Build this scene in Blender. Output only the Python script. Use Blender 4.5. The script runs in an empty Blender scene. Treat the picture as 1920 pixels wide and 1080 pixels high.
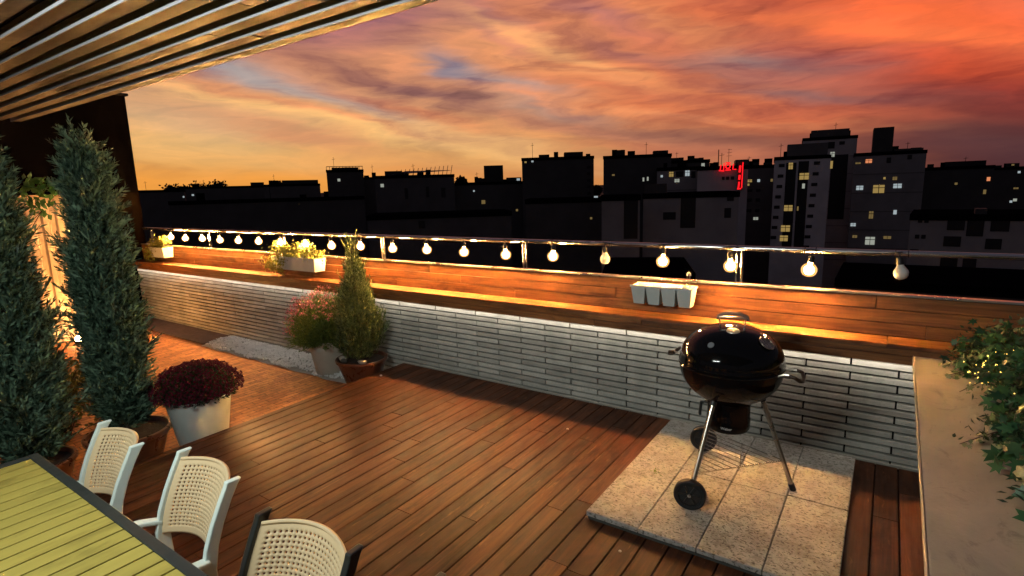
import bpy, bmesh, math, random
import numpy as np
from mathutils import Vector, Matrix, Quaternion

random.seed(7)
rng = np.random.default_rng(7)
R = math.radians
COL = bpy.context.scene.collection
scene = bpy.context.scene

# ------------------------------------------------------------------ camera
CAM = Vector((4.228326, -4.020350, 1.798053))
RX = Vector((0.8254796, 0.5637495, -0.0277474))      # camera right
DN = Vector((0.0755888, -0.1591317, -0.9843594))     # camera down
FW = Vector((-0.5593476, 0.8104712, -0.1739731))     # camera forward
F = 1025.8
cam = bpy.data.cameras.new('camera')
cam.sensor_width = 36.0
cam.lens = F / 1920 * 36.0
cam.clip_start = 0.02
cam.clip_end = 6000
camo = bpy.data.objects.new('camera', cam)
COL.objects.link(camo)
m3 = Matrix((RX, -DN, -FW)).transposed()
camo.matrix_world = Matrix.Translation(CAM) @ m3.to_4x4()
scene.camera = camo


def ray(x, y):
    return RX * (x - 960) + DN * (y - 540) + FW * F


def at_depth(x, y, d):
    return CAM + ray(x, y) * (d / F)


# ------------------------------------------------------------------ view / exposure
scene.view_settings.view_transform = 'Standard'
scene.view_settings.look = 'None'
scene.view_settings.exposure = 0.0
scene.view_settings.gamma = 1.0
scene.cycles.use_denoising = True
scene.cycles.max_bounces = 6
scene.cycles.sample_clamp_indirect = 4.0
scene.cycles.caustics_reflective = False
scene.cycles.caustics_refractive = False


def s2l(c):
    return tuple((v / 255 / 12.92) if v / 255 < 0.04045 else ((v / 255 + 0.055) / 1.055) ** 2.4 for v in c)


# ------------------------------------------------------------------ node helper
class NT:
    def __init__(s, tree):
        s.t = tree
        s.n = tree.nodes
        s.l = tree.links

    def add(s, typ, ins=None, **props):
        n = s.n.new(typ)
        for k, v in props.items():
            setattr(n, k, v)
        if ins:
            for k, v in ins.items():
                sock = n.inputs[k]
                if isinstance(v, bpy.types.NodeSocket):
                    s.l.new(v, sock)
                else:
                    sock.default_value = v
        return n

    def math(s, op, a, b=0.0, c=0.0, clamp=False):
        n = s.add('ShaderNodeMath', {0: a, 1: b, 2: c}, operation=op, use_clamp=clamp)
        return n.outputs[0]

    def vm(s, op, a, b=(0, 0, 0), **kw):
        n = s.add('ShaderNodeVectorMath', {0: a, 1: b}, operation=op)
        return n.outputs['Value'] if op in ('DOT_PRODUCT', 'LENGTH', 'DISTANCE') else n.outputs[0]

    def mix(s, f, a, b, blend='MIX'):
        n = s.n.new('ShaderNodeMix')
        n.data_type = 'RGBA'
        n.blend_type = blend
        for sock, v in ((n.inputs[0], f), (n.inputs[6], a), (n.inputs[7], b)):
            if isinstance(v, bpy.types.NodeSocket):
                s.l.new(v, sock)
            elif sock == n.inputs[0]:
                sock.default_value = v
            else:
                sock.default_value = (*v[:3], 1)
        return n.outputs[2]

    def ramp(s, f, stops):
        n = s.n.new('ShaderNodeValToRGB')
        s.l.new(f, n.inputs[0])
        e = n.color_ramp.elements
        while len(e) < len(stops):
            e.new(0.5)
        for i, (p, c) in enumerate(stops):
            e[i].position = p
            e[i].color = (*c[:3], 1) if hasattr(c, '__len__') else (c, c, c, 1)
        return n.outputs[0]

    def noise(s, vec, scale=5.0, detail=3.0, rough=0.5, dist=0.0, col=False):
        n = s.add('ShaderNodeTexNoise', {'Vector': vec, 'Scale': scale, 'Detail': detail, 'Roughness': rough, 'Distortion': dist})
        return n.outputs[1 if col else 0]

    def mapping(s, vec, scale=(1, 1, 1), rot=(0, 0, 0), loc=(0, 0, 0)):
        return s.add('ShaderNodeMapping', {'Vector': vec, 'Scale': scale, 'Rotation': rot, 'Location': loc}).outputs[0]


# ------------------------------------------------------------------ world: dusk sky with lit clouds
AZ0 = R(34.61)
world = bpy.data.worlds.new("World")
scene.world = world
world.use_nodes = True
W = NT(world.node_tree)
W.n.clear()


def ang(x, y):
    d = ray(x, y).normalized()
    return (math.atan2(d.x, d.y) + AZ0, math.asin(d.z))


tc = W.add('ShaderNodeTexCoord')
sep = W.add('ShaderNodeSeparateXYZ', {0: tc.outputs['Generated']})
u = W.math('ADD', W.math('ARCTAN2', sep.outputs[0], sep.outputs[1]), AZ0)
v = W.math('ARCSINE', sep.outputs[2])
uv = W.add('ShaderNodeCombineXYZ', {0: u, 1: v}).outputs[0]
# flow: streaks slope down to the right, so noise is stretched along that direction
flow = W.mapping(uv, rot=(0, 0, R(15)), scale=(1.0, 5.5, 1.0))
wob = W.noise(flow, 2.4, 4, 0.55, col=True)
wob2 = W.noise(flow, 8.5, 5, 0.62, col=True)
warp = W.vm('ADD', W.vm('MULTIPLY', W.vm('SUBTRACT', wob, (.5, .5, .5)), (0.24, 0.070, 0)),
            W.vm('MULTIPLY', W.vm('SUBTRACT', wob2, (.5, .5, .5)), (0.07, 0.011, 0)))
q = W.vm('ADD', uv, warp)
sq = W.add('ShaderNodeSeparateXYZ', {0: q})
hv = W.math('MULTIPLY_ADD', sq.outputs[1], 1 / 0.5, 0.0, clamp=True)
sky = W.ramp(hv, [(0.0, s2l((236, 158, 74))), (0.12, s2l((236, 176, 100))), (0.32, s2l((222, 165, 118))), (0.6, s2l((205, 135, 108))), (1.0, s2l((165, 105, 105)))])
BLOBS = [
    (330, 345, 420, 34, 0, (248, 160, 66), .85), (460, 275, 300, 45, 4, (230, 190, 122), .7),
    (1500, 290, 430, 70, 0, (172, 100, 84), .9), (1900, 275, 230, 95, 4, (64, 38, 44), .97),
    (1750, 70, 400, 110, 14, (222, 90, 60), .9), (1260, 110, 300, 85, 14, (228, 120, 76), .85),
    (1060, 60, 150, 60, 30, (224, 145, 100), .7), (850, 60, 130, 55, 35, (226, 158, 110), .7),
    (640, 45, 190, 38, -12, (160, 108, 118), .75), (760, 20, 120, 25, 0, (130, 90, 112), .6),
    (450, 150, 200, 24, 13, (158, 166, 175), .95), (620, 195, 160, 15, 15, (166, 168, 170), .85),
    (700, 130, 180, 26, 6, (222, 148, 104), .6), (800, 170, 190, 18, 16, (140, 98, 100), .75),
    (470, 182, 230, 15, 13, (216, 128, 88), .85), (620, 232, 280, 17, 13, (248, 196, 124), .85),
    (360, 225, 160, 22, 8, (196, 168, 140), .6), (580, 262, 190, 12, 12, (204, 140, 104), .75),
    (780, 215, 170, 13, 15, (222, 132, 92), .8), (880, 262, 250, 16, 12, (246, 190, 126), .8),
    (866, 128, 50, 15, 25, (112, 120, 150), .9), (960, 168, 110, 20, 22, (166, 156, 156), .85),
    (1070, 210, 110, 15, 14, (140, 128, 124), .8), (1010, 122, 130, 14, 25, (240, 168, 112), .7),
    (1000, 325, 330, 16, 2, (214, 142, 98), .6), (1150, 250, 240, 14, 10, (214, 140, 108), .7),
    (1200, 165, 220, 16, 14, (238, 142, 92), .75), (1330, 130, 170, 14, 16, (150, 112, 104), .7),
    (1440, 105, 110, 17, 8, (112, 122, 132), .95), (1560, 118, 90, 15, 8, (120, 112, 118), .8),
    (1400, 60, 160, 22, 18, (206, 110, 80), .7), (1340, 215, 260, 16, 10, (226, 122, 80), .75),
    (1290, 255, 240, 13, 8, (146, 98, 84), .75), (1620, 205, 200, 18, 10, (206, 100, 72), .7),
    (1560, 25, 120, 26, 20, (150, 80, 76), .7), (1680, 28, 190, 16, 15, (244, 112, 62), .8),
    (1790, 120, 160, 18, 12, (236, 92, 52), .7), (1720, 165, 160, 22, 16, (150, 78, 72), .7),
    (1880, 175, 110, 30, 10, (150, 54, 46), .8), (1250, 30, 120, 20, 25, (240, 158, 104), .6),
    (1130, 20, 90, 18, 20, (170, 118, 122), .6), (930, 40, 70, 20, 30, (150, 110, 124), .6),
    (1905, 285, 190, 62, 6, (62, 40, 48), .92), (1760, 268, 150, 22, 10, (104, 66, 66), .7), (380, 346, 520, 22, 1, (252, 166, 68), .75),
    (1050, 95, 150, 9, 22, (248, 180, 116), .75), (980, 60, 120, 8, 25, (246, 176, 118), .6), (1120, 150, 150, 8, 18, (246, 168, 112), .6),
    (1000, 190, 130, 8, 16, (226, 150, 112), .6), (1180, 208, 260, 6, 9, (250, 162, 108), .65), (700, 248, 330, 8, 12, (252, 200, 130), .7),
    (560, 206, 200, 7, 13, (236, 150, 108), .6), (1640, 55, 260, 10, 13, (250, 126, 72), .7), (1500, 150, 150, 10, 12, (190, 110, 96), .6),
    (1480, 178, 130, 9, 10, (128, 104, 108), .7), (1290, 190, 240, 8, 10, (196, 104, 80), .6), (1150, 95, 90, 10, 22, (176, 110, 104), .55),
    (690, 300, 260, 10, 3, (244, 176, 104), .6), (1850, 205, 120, 12, 12, (120, 56, 52), .7), (1250, 285, 200, 9, 6, (206, 124, 92), .6),
]
for (bx, by, sx, sy, an, c, amt) in BLOBS:
    u0, v0 = ang(bx, by)
    a = -R(an)
    sx_, sy_ = sx / F * 0.85, sy / F * 1.0
    dlt = W.vm('SUBTRACT', q, (u0, v0, 0))
    A = W.vm('DOT_PRODUCT', dlt, (math.cos(a) / sx_, math.sin(a) / sx_, 0))
    B = W.vm('DOT_PRODUCT', dlt, (-math.sin(a) / sy_, math.cos(a) / sy_, 0))
    g = W.math('EXPONENT', W.math('MULTIPLY', W.math('MULTIPLY_ADD', A, A, W.math('MULTIPLY', B, B)), -0.7))
    sky = W.mix(W.math('MULTIPLY', g, amt), sky, s2l(c))
# fine wisps
fq = W.mapping(q, rot=(0, 0, R(13)), scale=(1.0, 3.6, 1.0))
f1 = W.noise(fq, 3.4, 7, 0.56, 0.9)
f2 = W.noise(W.mapping(q, rot=(0, 0, R(17)), scale=(1.0, 5.0, 1.0)), 12.0, 7, 0.58, 0.5)
wisp = W.math('ADD', W.math('MULTIPLY', f1, 0.68), W.math('MULTIPLY', f2, 0.32))
fine = W.ramp(wisp, [(0.33, (0.50, 0.46, 0.60)), (0.42, (0.80, 0.74, 0.84)), (0.50, (1.06, 1.02, 1.00)), (0.64, (1.48, 1.30, 1.14))])
clear = W.ramp(hv, [(0.03, 0.15), (0.22, 1.0)])
fine = W.mix(clear, (1, 1, 1), fine)
sky = W.mix(1.0, sky, fine, 'MULTIPLY')
# the glow is in the west; the rest of the dome is already dark dusk
nish = W.add('ShaderNodeTexSky', sky_type='NISHITA')
nish.sun_disc = False
nish.sun_elevation = R(1.0)
nish.sun_rotation = -R(62)
dim = W.mix(1.0, W.mix(0.03, (0.050, 0.042, 0.060), nish.outputs[0], 'ADD'), (1.0, 1.0, 1.0), 'MULTIPLY')
du = W.math('MULTIPLY', u, 1 / 1.15)
dv = W.math('MULTIPLY', W.math('SUBTRACT', v, 0.12), 1 / 0.62)
far = W.math('MULTIPLY_ADD', du, du, W.math('MULTIPLY', dv, dv))
ff = W.ramp(far, [(0.62, 0.0), (1.0, 1.0)])
sky = W.mix(ff, sky, dim)
bg = W.add('ShaderNodeBackground', {'Color': sky, 'Strength': 0.89})
wo = W.add('ShaderNodeOutputWorld', {'Surface': bg.outputs[0]})


# ------------------------------------------------------------------ lamp under the pergola (its reflection shows on the kettle)
def area_light(name, loc, rot, sx, sy, power, color):
    l = bpy.data.lights.new(name, 'AREA')
    l.shape = 'RECTANGLE'
    l.size, l.size_y = sx, sy
    l.energy = power
    l.color = color
    o = bpy.data.objects.new(name, l)
    COL.objects.link(o)
    o.location = loc
    o.rotation_euler = rot
    return o


LAMP_P = Vector((2.35, -4.25, 2.38))
for k in range(7):
    area_light('lamp_light', LAMP_P + Vector((-.42 + .14 * k, .034, -.02)), (R(60), 0, 0), .055, .04, 7.0, (0.92, 1.0, 0.93))


# ------------------------------------------------------------------ mesh helpers
def tag(o, label=None, cat=None, group=None, kind=None):
    if label: o['label'] = label
    if cat: o['category'] = cat
    if group: o['group'] = group
    if kind: o['kind'] = kind
    return o


def thing(name, label, cat, loc=(0, 0, 0), rz=0.0, group=None):
    o = bpy.data.objects.new(name, None)
    COL.objects.link(o)
    o.empty_display_size = 0.1
    o.location = loc
    o.rotation_euler = (0, 0, rz)
    return tag(o, label, cat, group)


class MB:
    """collects geometry, then links it as one mesh object"""

    def __init__(s):
        s.v, s.f = [], []

    def add(s, vs, fs, M=None):
        b = len(s.v)
        if M is not None:
            vs = [M @ Vector(p) for p in vs]
        s.v += [tuple(p) for p in vs]
        s.f += [tuple(i + b for i in f) for f in fs]

    def box(s, x0, x1, y0, y1, z0, z1, M=None, c=0.0):
        if c <= 0:
            vs = [(x, y, z) for z in (z0, z1) for y in (y0, y1) for x in (x0, x1)]
            fs = [(0, 2, 3, 1), (4, 5, 7, 6), (0, 1, 5, 4), (2, 6, 7, 3), (0, 4, 6, 2), (1, 3, 7, 5)]
            s.add(vs, fs, M)
            return
        bm = bmesh.new()
        bmesh.ops.create_cube(bm, size=1)
        for p in bm.verts:
            p.co = Vector((x0 + (p.co.x + .5) * (x1 - x0), y0 + (p.co.y + .5) * (y1 - y0), z0 + (p.co.z + .5) * (z1 - z0)))
        bmesh.ops.bevel(bm, geom=bm.edges[:], offset=c, segments=2, affect='EDGES', profile=.5)
        bm.verts.index_update()
        s.add([p.co.copy() for p in bm.verts], [tuple(q.index for q in f.verts) for f in bm.faces], M)
        bm.free()

    def tube(s, pts, r, n=10, cap=True, closed=False, M=None):
        pts = [Vector(p) for p in pts]
        rs = r if hasattr(r, '__len__') else [r] * len(pts)
        vs, fs = [], []
        up = None
        N = len(pts)
        for i, p in enumerate(pts):
            if closed:
                t = (pts[(i + 1) % N] - pts[i - 1])
            else:
                t = (pts[min(i + 1, N - 1)] - pts[max(i - 1, 0)])
            t = t.normalized() if t.length > 1e-9 else Vector((0, 0, 1))
            if up is None:
                up = t.orthogonal().normalized()
            up = (up - t * up.dot(t)).normalized()
            w = t.cross(up)
            for k in range(n):
                a = 2 * math.pi * k / n
                vs.append(p + (up * math.cos(a) + w * math.sin(a)) * rs[i])
        M_ = N if closed else N - 1
        for i in range(M_):
            for k in range(n):
                a, b = i * n + k, i * n + (k + 1) % n
                j = (i + 1) % N
                fs.append((a, b, j * n + (k + 1) % n, j * n + k))
        if cap and not closed:
            fs.append(tuple(range(n - 1, -1, -1)))
            fs.append(tuple((N - 1) * n + k for k in range(n)))
        s.add(vs, fs, M)

    def lathe(s, prof, n=40, M=None, close=False):
        vs, fs = [], []
        for (r, z) in prof:
            for k in range(n):
                a = 2 * math.pi * k / n
                vs.append((r * math.cos(a), r * math.sin(a), z))
        P = len(prof)
        for i in range(P if close else P - 1):
            j = (i + 1) % P
            for k in range(n):
                fs.append((i * n + k, i * n + (k + 1) % n, j * n + (k + 1) % n, j * n + k))
        s.add(vs, fs, M)

    def build(s, name, mat, parent=None, smooth=False, loc=None):
        me = bpy.data.meshes.new(name)
        me.from_pydata(s.v, [], s.f)
        me.update()
        return link_mesh(name, me, mat, parent, smooth, loc)


def link_mesh(name, me, mat, parent=None, smooth=False, loc=None):
    if mat is not None:
        me.materials.append(mat)
    if smooth:
        me.polygons.foreach_set('use_smooth', [True] * len(me.polygons))
        try:
            me.set_sharp_from_angle(angle=R(38))
        except Exception:
            pass
    o = bpy.data.objects.new(name, me)
    COL.objects.link(o)
    if parent is not None:
        o.parent = parent
    if loc is not None:
        o.location = loc
    return o


def np_mesh(name, V, quads, mat, parent=None, smooth=False):
    me = bpy.data.meshes.new(name)
    V = np.ascontiguousarray(V, dtype=np.float32)
    quads = np.ascontiguousarray(quads, dtype=np.int32)
    me.vertices.add(len(V))
    me.vertices.foreach_set('co', V.ravel())
    k = quads.shape[1]
    me.loops.add(quads.size)
    me.loops.foreach_set('vertex_index', quads.ravel())
    me.polygons.add(len(quads))
    me.polygons.foreach_set('loop_start', np.arange(0, quads.size, k, dtype=np.int32))
    me.update(calc_edges=True)
    return link_mesh(name, me, mat, parent, smooth)


def unit(a):
    return a / (np.linalg.norm(a, axis=1, keepdims=True) + 1e-9)


def blades(P, D, L, Wd, bend=0.0):
    """diamond leaves: base P, direction D, length L, width Wd"""
    D = unit(D)
    rnd = rng.normal(size=D.shape)
    S = unit(np.cross(D, rnd))
    Nn = np.cross(D, S)
    L = np.asarray(L)[:, None] if np.ndim(L) else L
    Wd = np.asarray(Wd)[:, None] if np.ndim(Wd) else Wd
    a = P
    mid = P + D * L * .45 + Nn * L * bend
    b = mid + S * Wd * .5
    c = P + D * L
    d = mid - S * Wd * .5
    V = np.stack([a, b, c, d], 1).reshape(-1, 3)
    Q = np.arange(len(V)).reshape(-1, 4)
    return V, Q


def copy_tree(o, parent=None):
    c = o.copy()
    COL.objects.link(c)
    c.parent = parent
    for ch in list(o.children):
        copy_tree(ch, c)
    return c


# ------------------------------------------------------------------ materials
MATS = {}


def mat(name, color, rough=0.6, metal=0.0, spec=0.5, bump=0.0, bscale=60, var=0.12, vscale=8, coat=0.0, island=0.0, stretch=(1, 1, 1), trans=0.0):
    if name in MATS:
        return MATS[name]
    m = bpy.data.materials.new(name)
    m.use_nodes = True
    T = NT(m.node_tree)
    b = T.n['Principled BSDF']
    co = T.add('ShaderNodeTexCoord').outputs['Object']
    mp = T.mapping(co, scale=stretch)
    n = T.noise(mp, vscale, 5, 0.6)
    k = T.ramp(n, [(0.25, 1 - var * 1.6), (0.75, 1 + var)])
    c = T.mix(1.0, color, k, 'MULTIPLY')
    if island:
        g = T.add('ShaderNodeNewGeometry')
        k2 = T.ramp(g.outputs['Random Per Island'], [(0.0, 1 - island), (1.0, 1 + island)])
        c = T.mix(1.0, c, k2, 'MULTIPLY')
    T.l.new(c, b.inputs['Base Color'])
    r = T.ramp(T.noise(mp, vscale * 2.3, 4, 0.6), [(0.3, max(rough - .1, .02)), (0.7, min(rough + .1, 1))])
    T.l.new(r, b.inputs['Roughness'])
    b.inputs['Metallic'].default_value = metal
    b.inputs['Specular IOR Level'].default_value = spec
    b.inputs['Coat Weight'].default_value = coat
    b.inputs['Coat Roughness'].default_value = 0.08
    if trans:
        b.inputs['Transmission Weight'].default_value = trans
    if bump:
        bp = T.add('ShaderNodeBump', {'Strength': bump, 'Distance': 0.01, 'Height': T.noise(mp, bscale, 6, 0.65)})
        T.l.new(bp.outputs[0], b.inputs['Normal'])
    MATS[name] = m
    return m


def emit(name, color, strength, rim=None):
    m = bpy.data.materials.new(name)
    m.use_nodes = True
    T = NT(m.node_tree)
    T.n.clear()
    e = T.add('ShaderNodeEmission', {'Color': (*color, 1), 'Strength': strength})
    T.add('ShaderNodeOutputMaterial', {'Surface': e.outputs[0]})
    return m


def wood(name, base, dark, along='Y', rough=0.42, tone=0.35, bump=0.25, spec=0.5, wear=None):
    """boards: grain stretched along one axis, every board (island) its own tone, knots, stains and worn marks"""
    m = bpy.data.materials.new(name)
    m.use_nodes = True
    T = NT(m.node_tree)
    b = T.n['Principled BSDF']
    co = T.add('ShaderNodeTexCoord').outputs['Object']
    g = T.add('ShaderNodeNewGeometry').outputs['Random Per Island']
    off = T.add('ShaderNodeCombineXYZ', {0: T.math('MULTIPLY', g, 37.0), 1: T.math('MULTIPLY', g, 91.0), 2: T.math('MULTIPLY', g, 17.0)}).outputs[0]
    p = T.vm('ADD', co, off)
    sc = {'Y': (9, .55, 9), 'X': (.55, 9, 9)}[along]
    sf = {'Y': (70, 2.2, 70), 'X': (2.2, 70, 70)}[along]
    lo = {'Y': (7, 2.6, 7), 'X': (2.6, 7, 7)}[along]
    n1 = T.noise(T.mapping(p, scale=sc), 2.2, 5, 0.6, 0.8)
    n2 = T.noise(T.mapping(p, scale=sf), 1.0, 4, 0.6, 0.3)
    blot = T.noise(T.mapping(p, scale=lo), 1.0, 4, 0.65, 0.5)
    f = T.math('ADD', T.math('MULTIPLY', n1, .6), T.math('MULTIPLY', n2, .4))
    c = T.mix(T.ramp(f, [(0.36, 1.0), (0.62, 0.0)]), base, dark)
    c = T.mix(T.ramp(blot, [(0.28, 0.75), (0.48, 0.0)]), c, tuple(x * .45 for x in dark))
    tn = T.ramp(g, [(0.0, 1 - tone), (0.5, 1.0), (1.0, 1 + tone)])
    c = T.mix(1.0, c, tn, 'MULTIPLY')
    if wear:
        w = T.noise(T.mapping(co, scale={'Y': (16, 2, 16), 'X': (2, 16, 16)}[along]), 1.6, 8, 0.72, 0.4)
        c = T.mix(T.ramp(w, [(0.60, 0.0), (0.72, 0.65)]), c, wear)
    T.l.new(c, b.inputs['Base Color'])
    rr = T.ramp(T.noise(T.mapping(p, scale=lo), 2.0, 5, 0.6), [(0.3, rough - .1), (0.7, rough + .16)])
    T.l.new(rr, b.inputs['Roughness'])
    b.inputs['Specular IOR Level'].default_value = spec
    bp = T.add('ShaderNodeBump', {'Strength': bump, 'Distance': 0.004, 'Height': f})
    T.l.new(bp.outputs[0], b.inputs['Normal'])
    return m


def leafmat(name, dark, light, rough=0.5, trans=0.25, clump=6.0, lo=0.25, hi=0.75):
    m = bpy.data.materials.new(name)
    m.use_nodes = True
    T = NT(m.node_tree)
    T.n.clear()
    co = T.add('ShaderNodeTexCoord').outputs['Object']
    g = T.add('ShaderNodeNewGeometry').outputs['Random Per Island']
    n = T.noise(co, clump, 3, 0.6)
    f = T.math('ADD', T.math('MULTIPLY', g, .4), T.math('MULTIPLY', n, .6))
    c = T.mix(T.ramp(f, [(lo, 0.0), (hi, 1.0)]), dark, light)
    d = T.add('ShaderNodeBsdfPrincipled', {'Base Color': c, 'Roughness': rough})
    d.inputs['Specular IOR Level'].default_value = 0.35
    t = T.add('ShaderNodeBsdfTranslucent', {'Color': c})
    mx = T.add('ShaderNodeMixShader', {0: trans, 1: d.outputs[0], 2: t.outputs[0]})
    T.add('ShaderNodeOutputMaterial', {'Surface': mx.outputs[0]})
    return m


M_DECK = wood('deck_wood', (0.098, 0.034, 0.0145), (0.030, 0.0105, 0.0055), 'Y', 0.46, 0.42, 0.35, 0.16, wear=(0.27, 0.12, 0.055))
M_BENCH = wood('bench_wood', (0.38, 0.15, 0.042), (0.15, 0.048, 0.015), 'X', 0.5, 0.30, 0.3)
M_TABLE = wood('table_slats', (0.42, 0.34, 0.075), (0.37, 0.30, 0.066), 'Y', 0.55, 0.05, 0.15, 0.3)
M_STEEL = mat('stainless', (0.72, 0.70, 0.66), 0.24, 1.0, var=.04, vscale=1.5, stretch=(.3, 1, 1))
M_CHROME = mat('leg_metal', (0.62, 0.57, 0.48), 0.28, 1.0, var=.03, vscale=1.2)
M_DARKMET = mat('dark_metal', (0.022, 0.024, 0.024), 0.45, 0.0, var=.1)
M_ENAMEL = mat('black_enamel', (0.004, 0.004, 0.0045), 0.0, 0.0, 0.22, var=.05)
M_RUBBER = mat('black_rubber', (0.010, 0.010, 0.010), 0.6, var=.2)
M_SOCKET = mat('socket_black', (0.012, 0.011, 0.010), 0.5)
M_WHITE = mat('white_plastic', (0.66, 0.70, 0.66), 0.42, var=.05)
M_CREAM = mat('cane_plastic', (0.62, 0.47, 0.28), 0.5, var=.06)
M_POTWHITE = mat('pot_white', (0.62, 0.66, 0.62), 0.45, var=.06)
M_POTBEIGE = mat('pot_beige', (0.52, 0.48, 0.40), 0.6, var=.08, bump=.1)
M_TERRA = mat('terracotta_brown', (0.12, 0.040, 0.020), 0.32, var=.2, coat=.3)
M_SOIL = mat('soil', (0.03, 0.02, 0.014), 0.95, bump=1.0, bscale=40, var=.5)
M_BARK = mat('bark', (0.07, 0.045, 0.03), 0.9, bump=.8, bscale=50, var=.4)
M_GRANITE = mat('granite', (0.37, 0.33, 0.27), 0.7, var=.2)


def stone_material():
    m = bpy.data.materials.new('pitted_stone')
    m.use_nodes = True
    T = NT(m.node_tree)
    b = T.n['Principled BSDF']
    co = T.add('ShaderNodeTexCoord').outputs['Object']
    g = T.add('ShaderNodeNewGeometry').outputs['Random Per Island']
    n = T.noise(co, 5, 6, 0.65)
    c = T.mix(T.ramp(n, [(0.3, 0), (0.7, 1)]), (0.25, 0.235, 0.215), (0.45, 0.43, 0.395))
    c = T.mix(1.0, c, T.ramp(g, [(0, .88), (1, 1.1)]), 'MULTIPLY')
    mid = T.noise(co, 26, 6, 0.7)
    c = T.mix(T.ramp(mid, [(0.40, 0.55), (0.52, 0.0)]), c, (0.15, 0.13, 0.10))
    pit = T.noise(T.mapping(co, scale=(1, 1.5, 1)), 62, 3, 0.5, 0.5)
    pf = T.ramp(pit, [(0.375, 1.0), (0.43, 0.0)])
    c = T.mix(T.math('MULTIPLY', pf, 0.85), c, (0.055, 0.043, 0.032))
    T.l.new(c, b.inputs['Base Color'])
    b.inputs['Roughness'].default_value = 0.62
    h = T.math('SUBTRACT', mid, pf)
    bp = T.add('ShaderNodeBump', {'Strength': 0.5, 'Distance': 0.004, 'Height': h})
    T.l.new(bp.outputs[0], b.inputs['Normal'])
    return m


M_STONE = stone_material()


def brick_material():
    m = bpy.data.materials.new('long_brick')
    m.use_nodes = True
    T = NT(m.node_tree)
    b = T.n['Principled BSDF']
    co = T.add('ShaderNodeTexCoord').outputs['Object']
    g = T.add('ShaderNodeNewGeometry').outputs['Random Per Island']
    n = T.noise(T.mapping(co, scale=(1, 1, 2.2)), 4, 6, 0.65)
    c = T.mix(T.ramp(n, [(0.3, 0), (0.7, 1)]), (0.37, 0.365, 0.33), (0.60, 0.58, 0.52))
    c = T.mix(1.0, c, T.ramp(g, [(0, .78), (.5, 1), (1, 1.2)]), 'MULTIPLY')
    s = T.noise(co, 70, 5, 0.7)
    c = T.mix(T.ramp(s, [(0.34, 0.45), (0.46, 0.0)]), c, (0.18, 0.17, 0.15))
    st = T.noise(T.mapping(co, scale=(1.6, 1, .5)), 1.6, 5, 0.6)
    c = T.mix(T.ramp(st, [(0.33, 0.45), (0.46, 0.0)]), c, (0.22, 0.235, 0.20))
    T.l.new(c, b.inputs['Base Color'])
    b.inputs['Roughness'].default_value = 0.8
    bp = T.add('ShaderNodeBump', {'Strength': 0.5, 'Distance': 0.006, 'Height': T.noise(co, 55, 6, 0.7)})
    T.l.new(bp.outputs[0], b.inputs['Normal'])
    return m


def paver_material():
    m = bpy.data.materials.new('brick_paving')
    m.use_nodes = True
    T = NT(m.node_tree)
    b = T.n['Principled BSDF']
    co = T.add('ShaderNodeTexCoord').outputs['Object']
    mp = T.mapping(co, rot=(0, 0, R(90)))
    wv = T.vm('ADD', mp, T.vm('MULTIPLY', T.noise(mp, 9, 3, .6, col=True), (.012, .012, 0)))
    br = T.add('ShaderNodeTexBrick', {'Vector': wv, 'Color1': (0.42, 0.17, 0.055, 1), 'Color2': (0.25, 0.09, 0.032, 1), 'Mortar': (0.065, 0.03, 0.016, 1),
                                      'Scale': 1.0, 'Mortar Size': 0.004, 'Mortar Smooth': 0.4, 'Brick Width': 0.2, 'Row Height': 0.065, 'Bias': 0.0})
    n = T.noise(co, 14, 6, 0.7)
    c = T.mix(1.0, br.outputs[0], T.ramp(n, [(0.3, .55), (0.7, 1.35)]), 'MULTIPLY')
    T.l.new(c, b.inputs['Base Color'])
    b.inputs['Roughness'].default_value = 0.75
    h = T.math('ADD', T.math('MULTIPLY', br.outputs[1], -1.0), T.math('MULTIPLY', T.noise(co, 40, 5, .7), .8))
    bp = T.add('ShaderNodeBump', {'Strength': 0.8, 'Distance': 0.008, 'Height': h})
    T.l.new(bp.outputs[0], b.inputs['Normal'])
    return m


M_BRICK = brick_material()
M_MORTAR = mat('joint_dark', (0.008, 0.0075, 0.007), 0.95, var=.3)
M_CAPROW = mat('top_course', (0.56, 0.54, 0.49), 0.7, var=.15, bump=.3, island=.06)
M_PAVER = paver_material()
FLZ = -0.17          # lower floor beside the deck

# ================================================================== SETTING
m = MB(); m.box(-3000, 3000, -500, 5000, -17.2, -17.0)
tag(m.build('ground', mat('city_ground', (0.02, 0.02, 0.02), 0.95)), kind='structure')
# distant hills at the horizon (a long real ridge)
vs, fs = [], []
NR = 90
for i in range(NR + 1):
    t = i / NR
    px = 100 + t * 1900
    c0 = at_depth(px, 372, 2600)
    hgt = 22 * math.exp(-((px - 300) / 60) ** 2) + 10 * math.exp(-((px - 420) / 90) ** 2) + 9 + 5 * math.sin(px * .02) + 3 * math.sin(px * .06 + 1)
    if px > 1500: hgt += min(30, (px - 1500) * .07)
    for dd, hh in ((0, -17), (120, hgt * .75 + 12), (260, hgt + 16), (700, -17)):
        c = at_depth(px, 372, 2600 + dd)
        vs.append((c.x, c.y, hh))
for i in range(NR):
    for k in range(3):
        a = i * 4 + k
        fs.append((a, a + 1, a + 5, a + 4))
m = MB(); m.add(vs, fs)
tag(m.build('hills', mat('far_hills', (0.03, 0.022, 0.022), 1.0), smooth=True), kind='structure')

# roof slab of our own building
m = MB(); m.box(-6.6, 9.0, -9.0, 0.45, -17.0, FLZ - 0.25)
tag(m.build('terrace_building', mat('own_building', (0.12, 0.11, 0.10), 0.8)), 'plain concrete building carrying the roof terrace', 'building')
# paved lower floor
m = MB(); m.box(-6.55, 0.0, -8.9, 0.0, FLZ - 0.24, FLZ)
tag(m.build('floor', M_PAVER), kind='structure')
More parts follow.
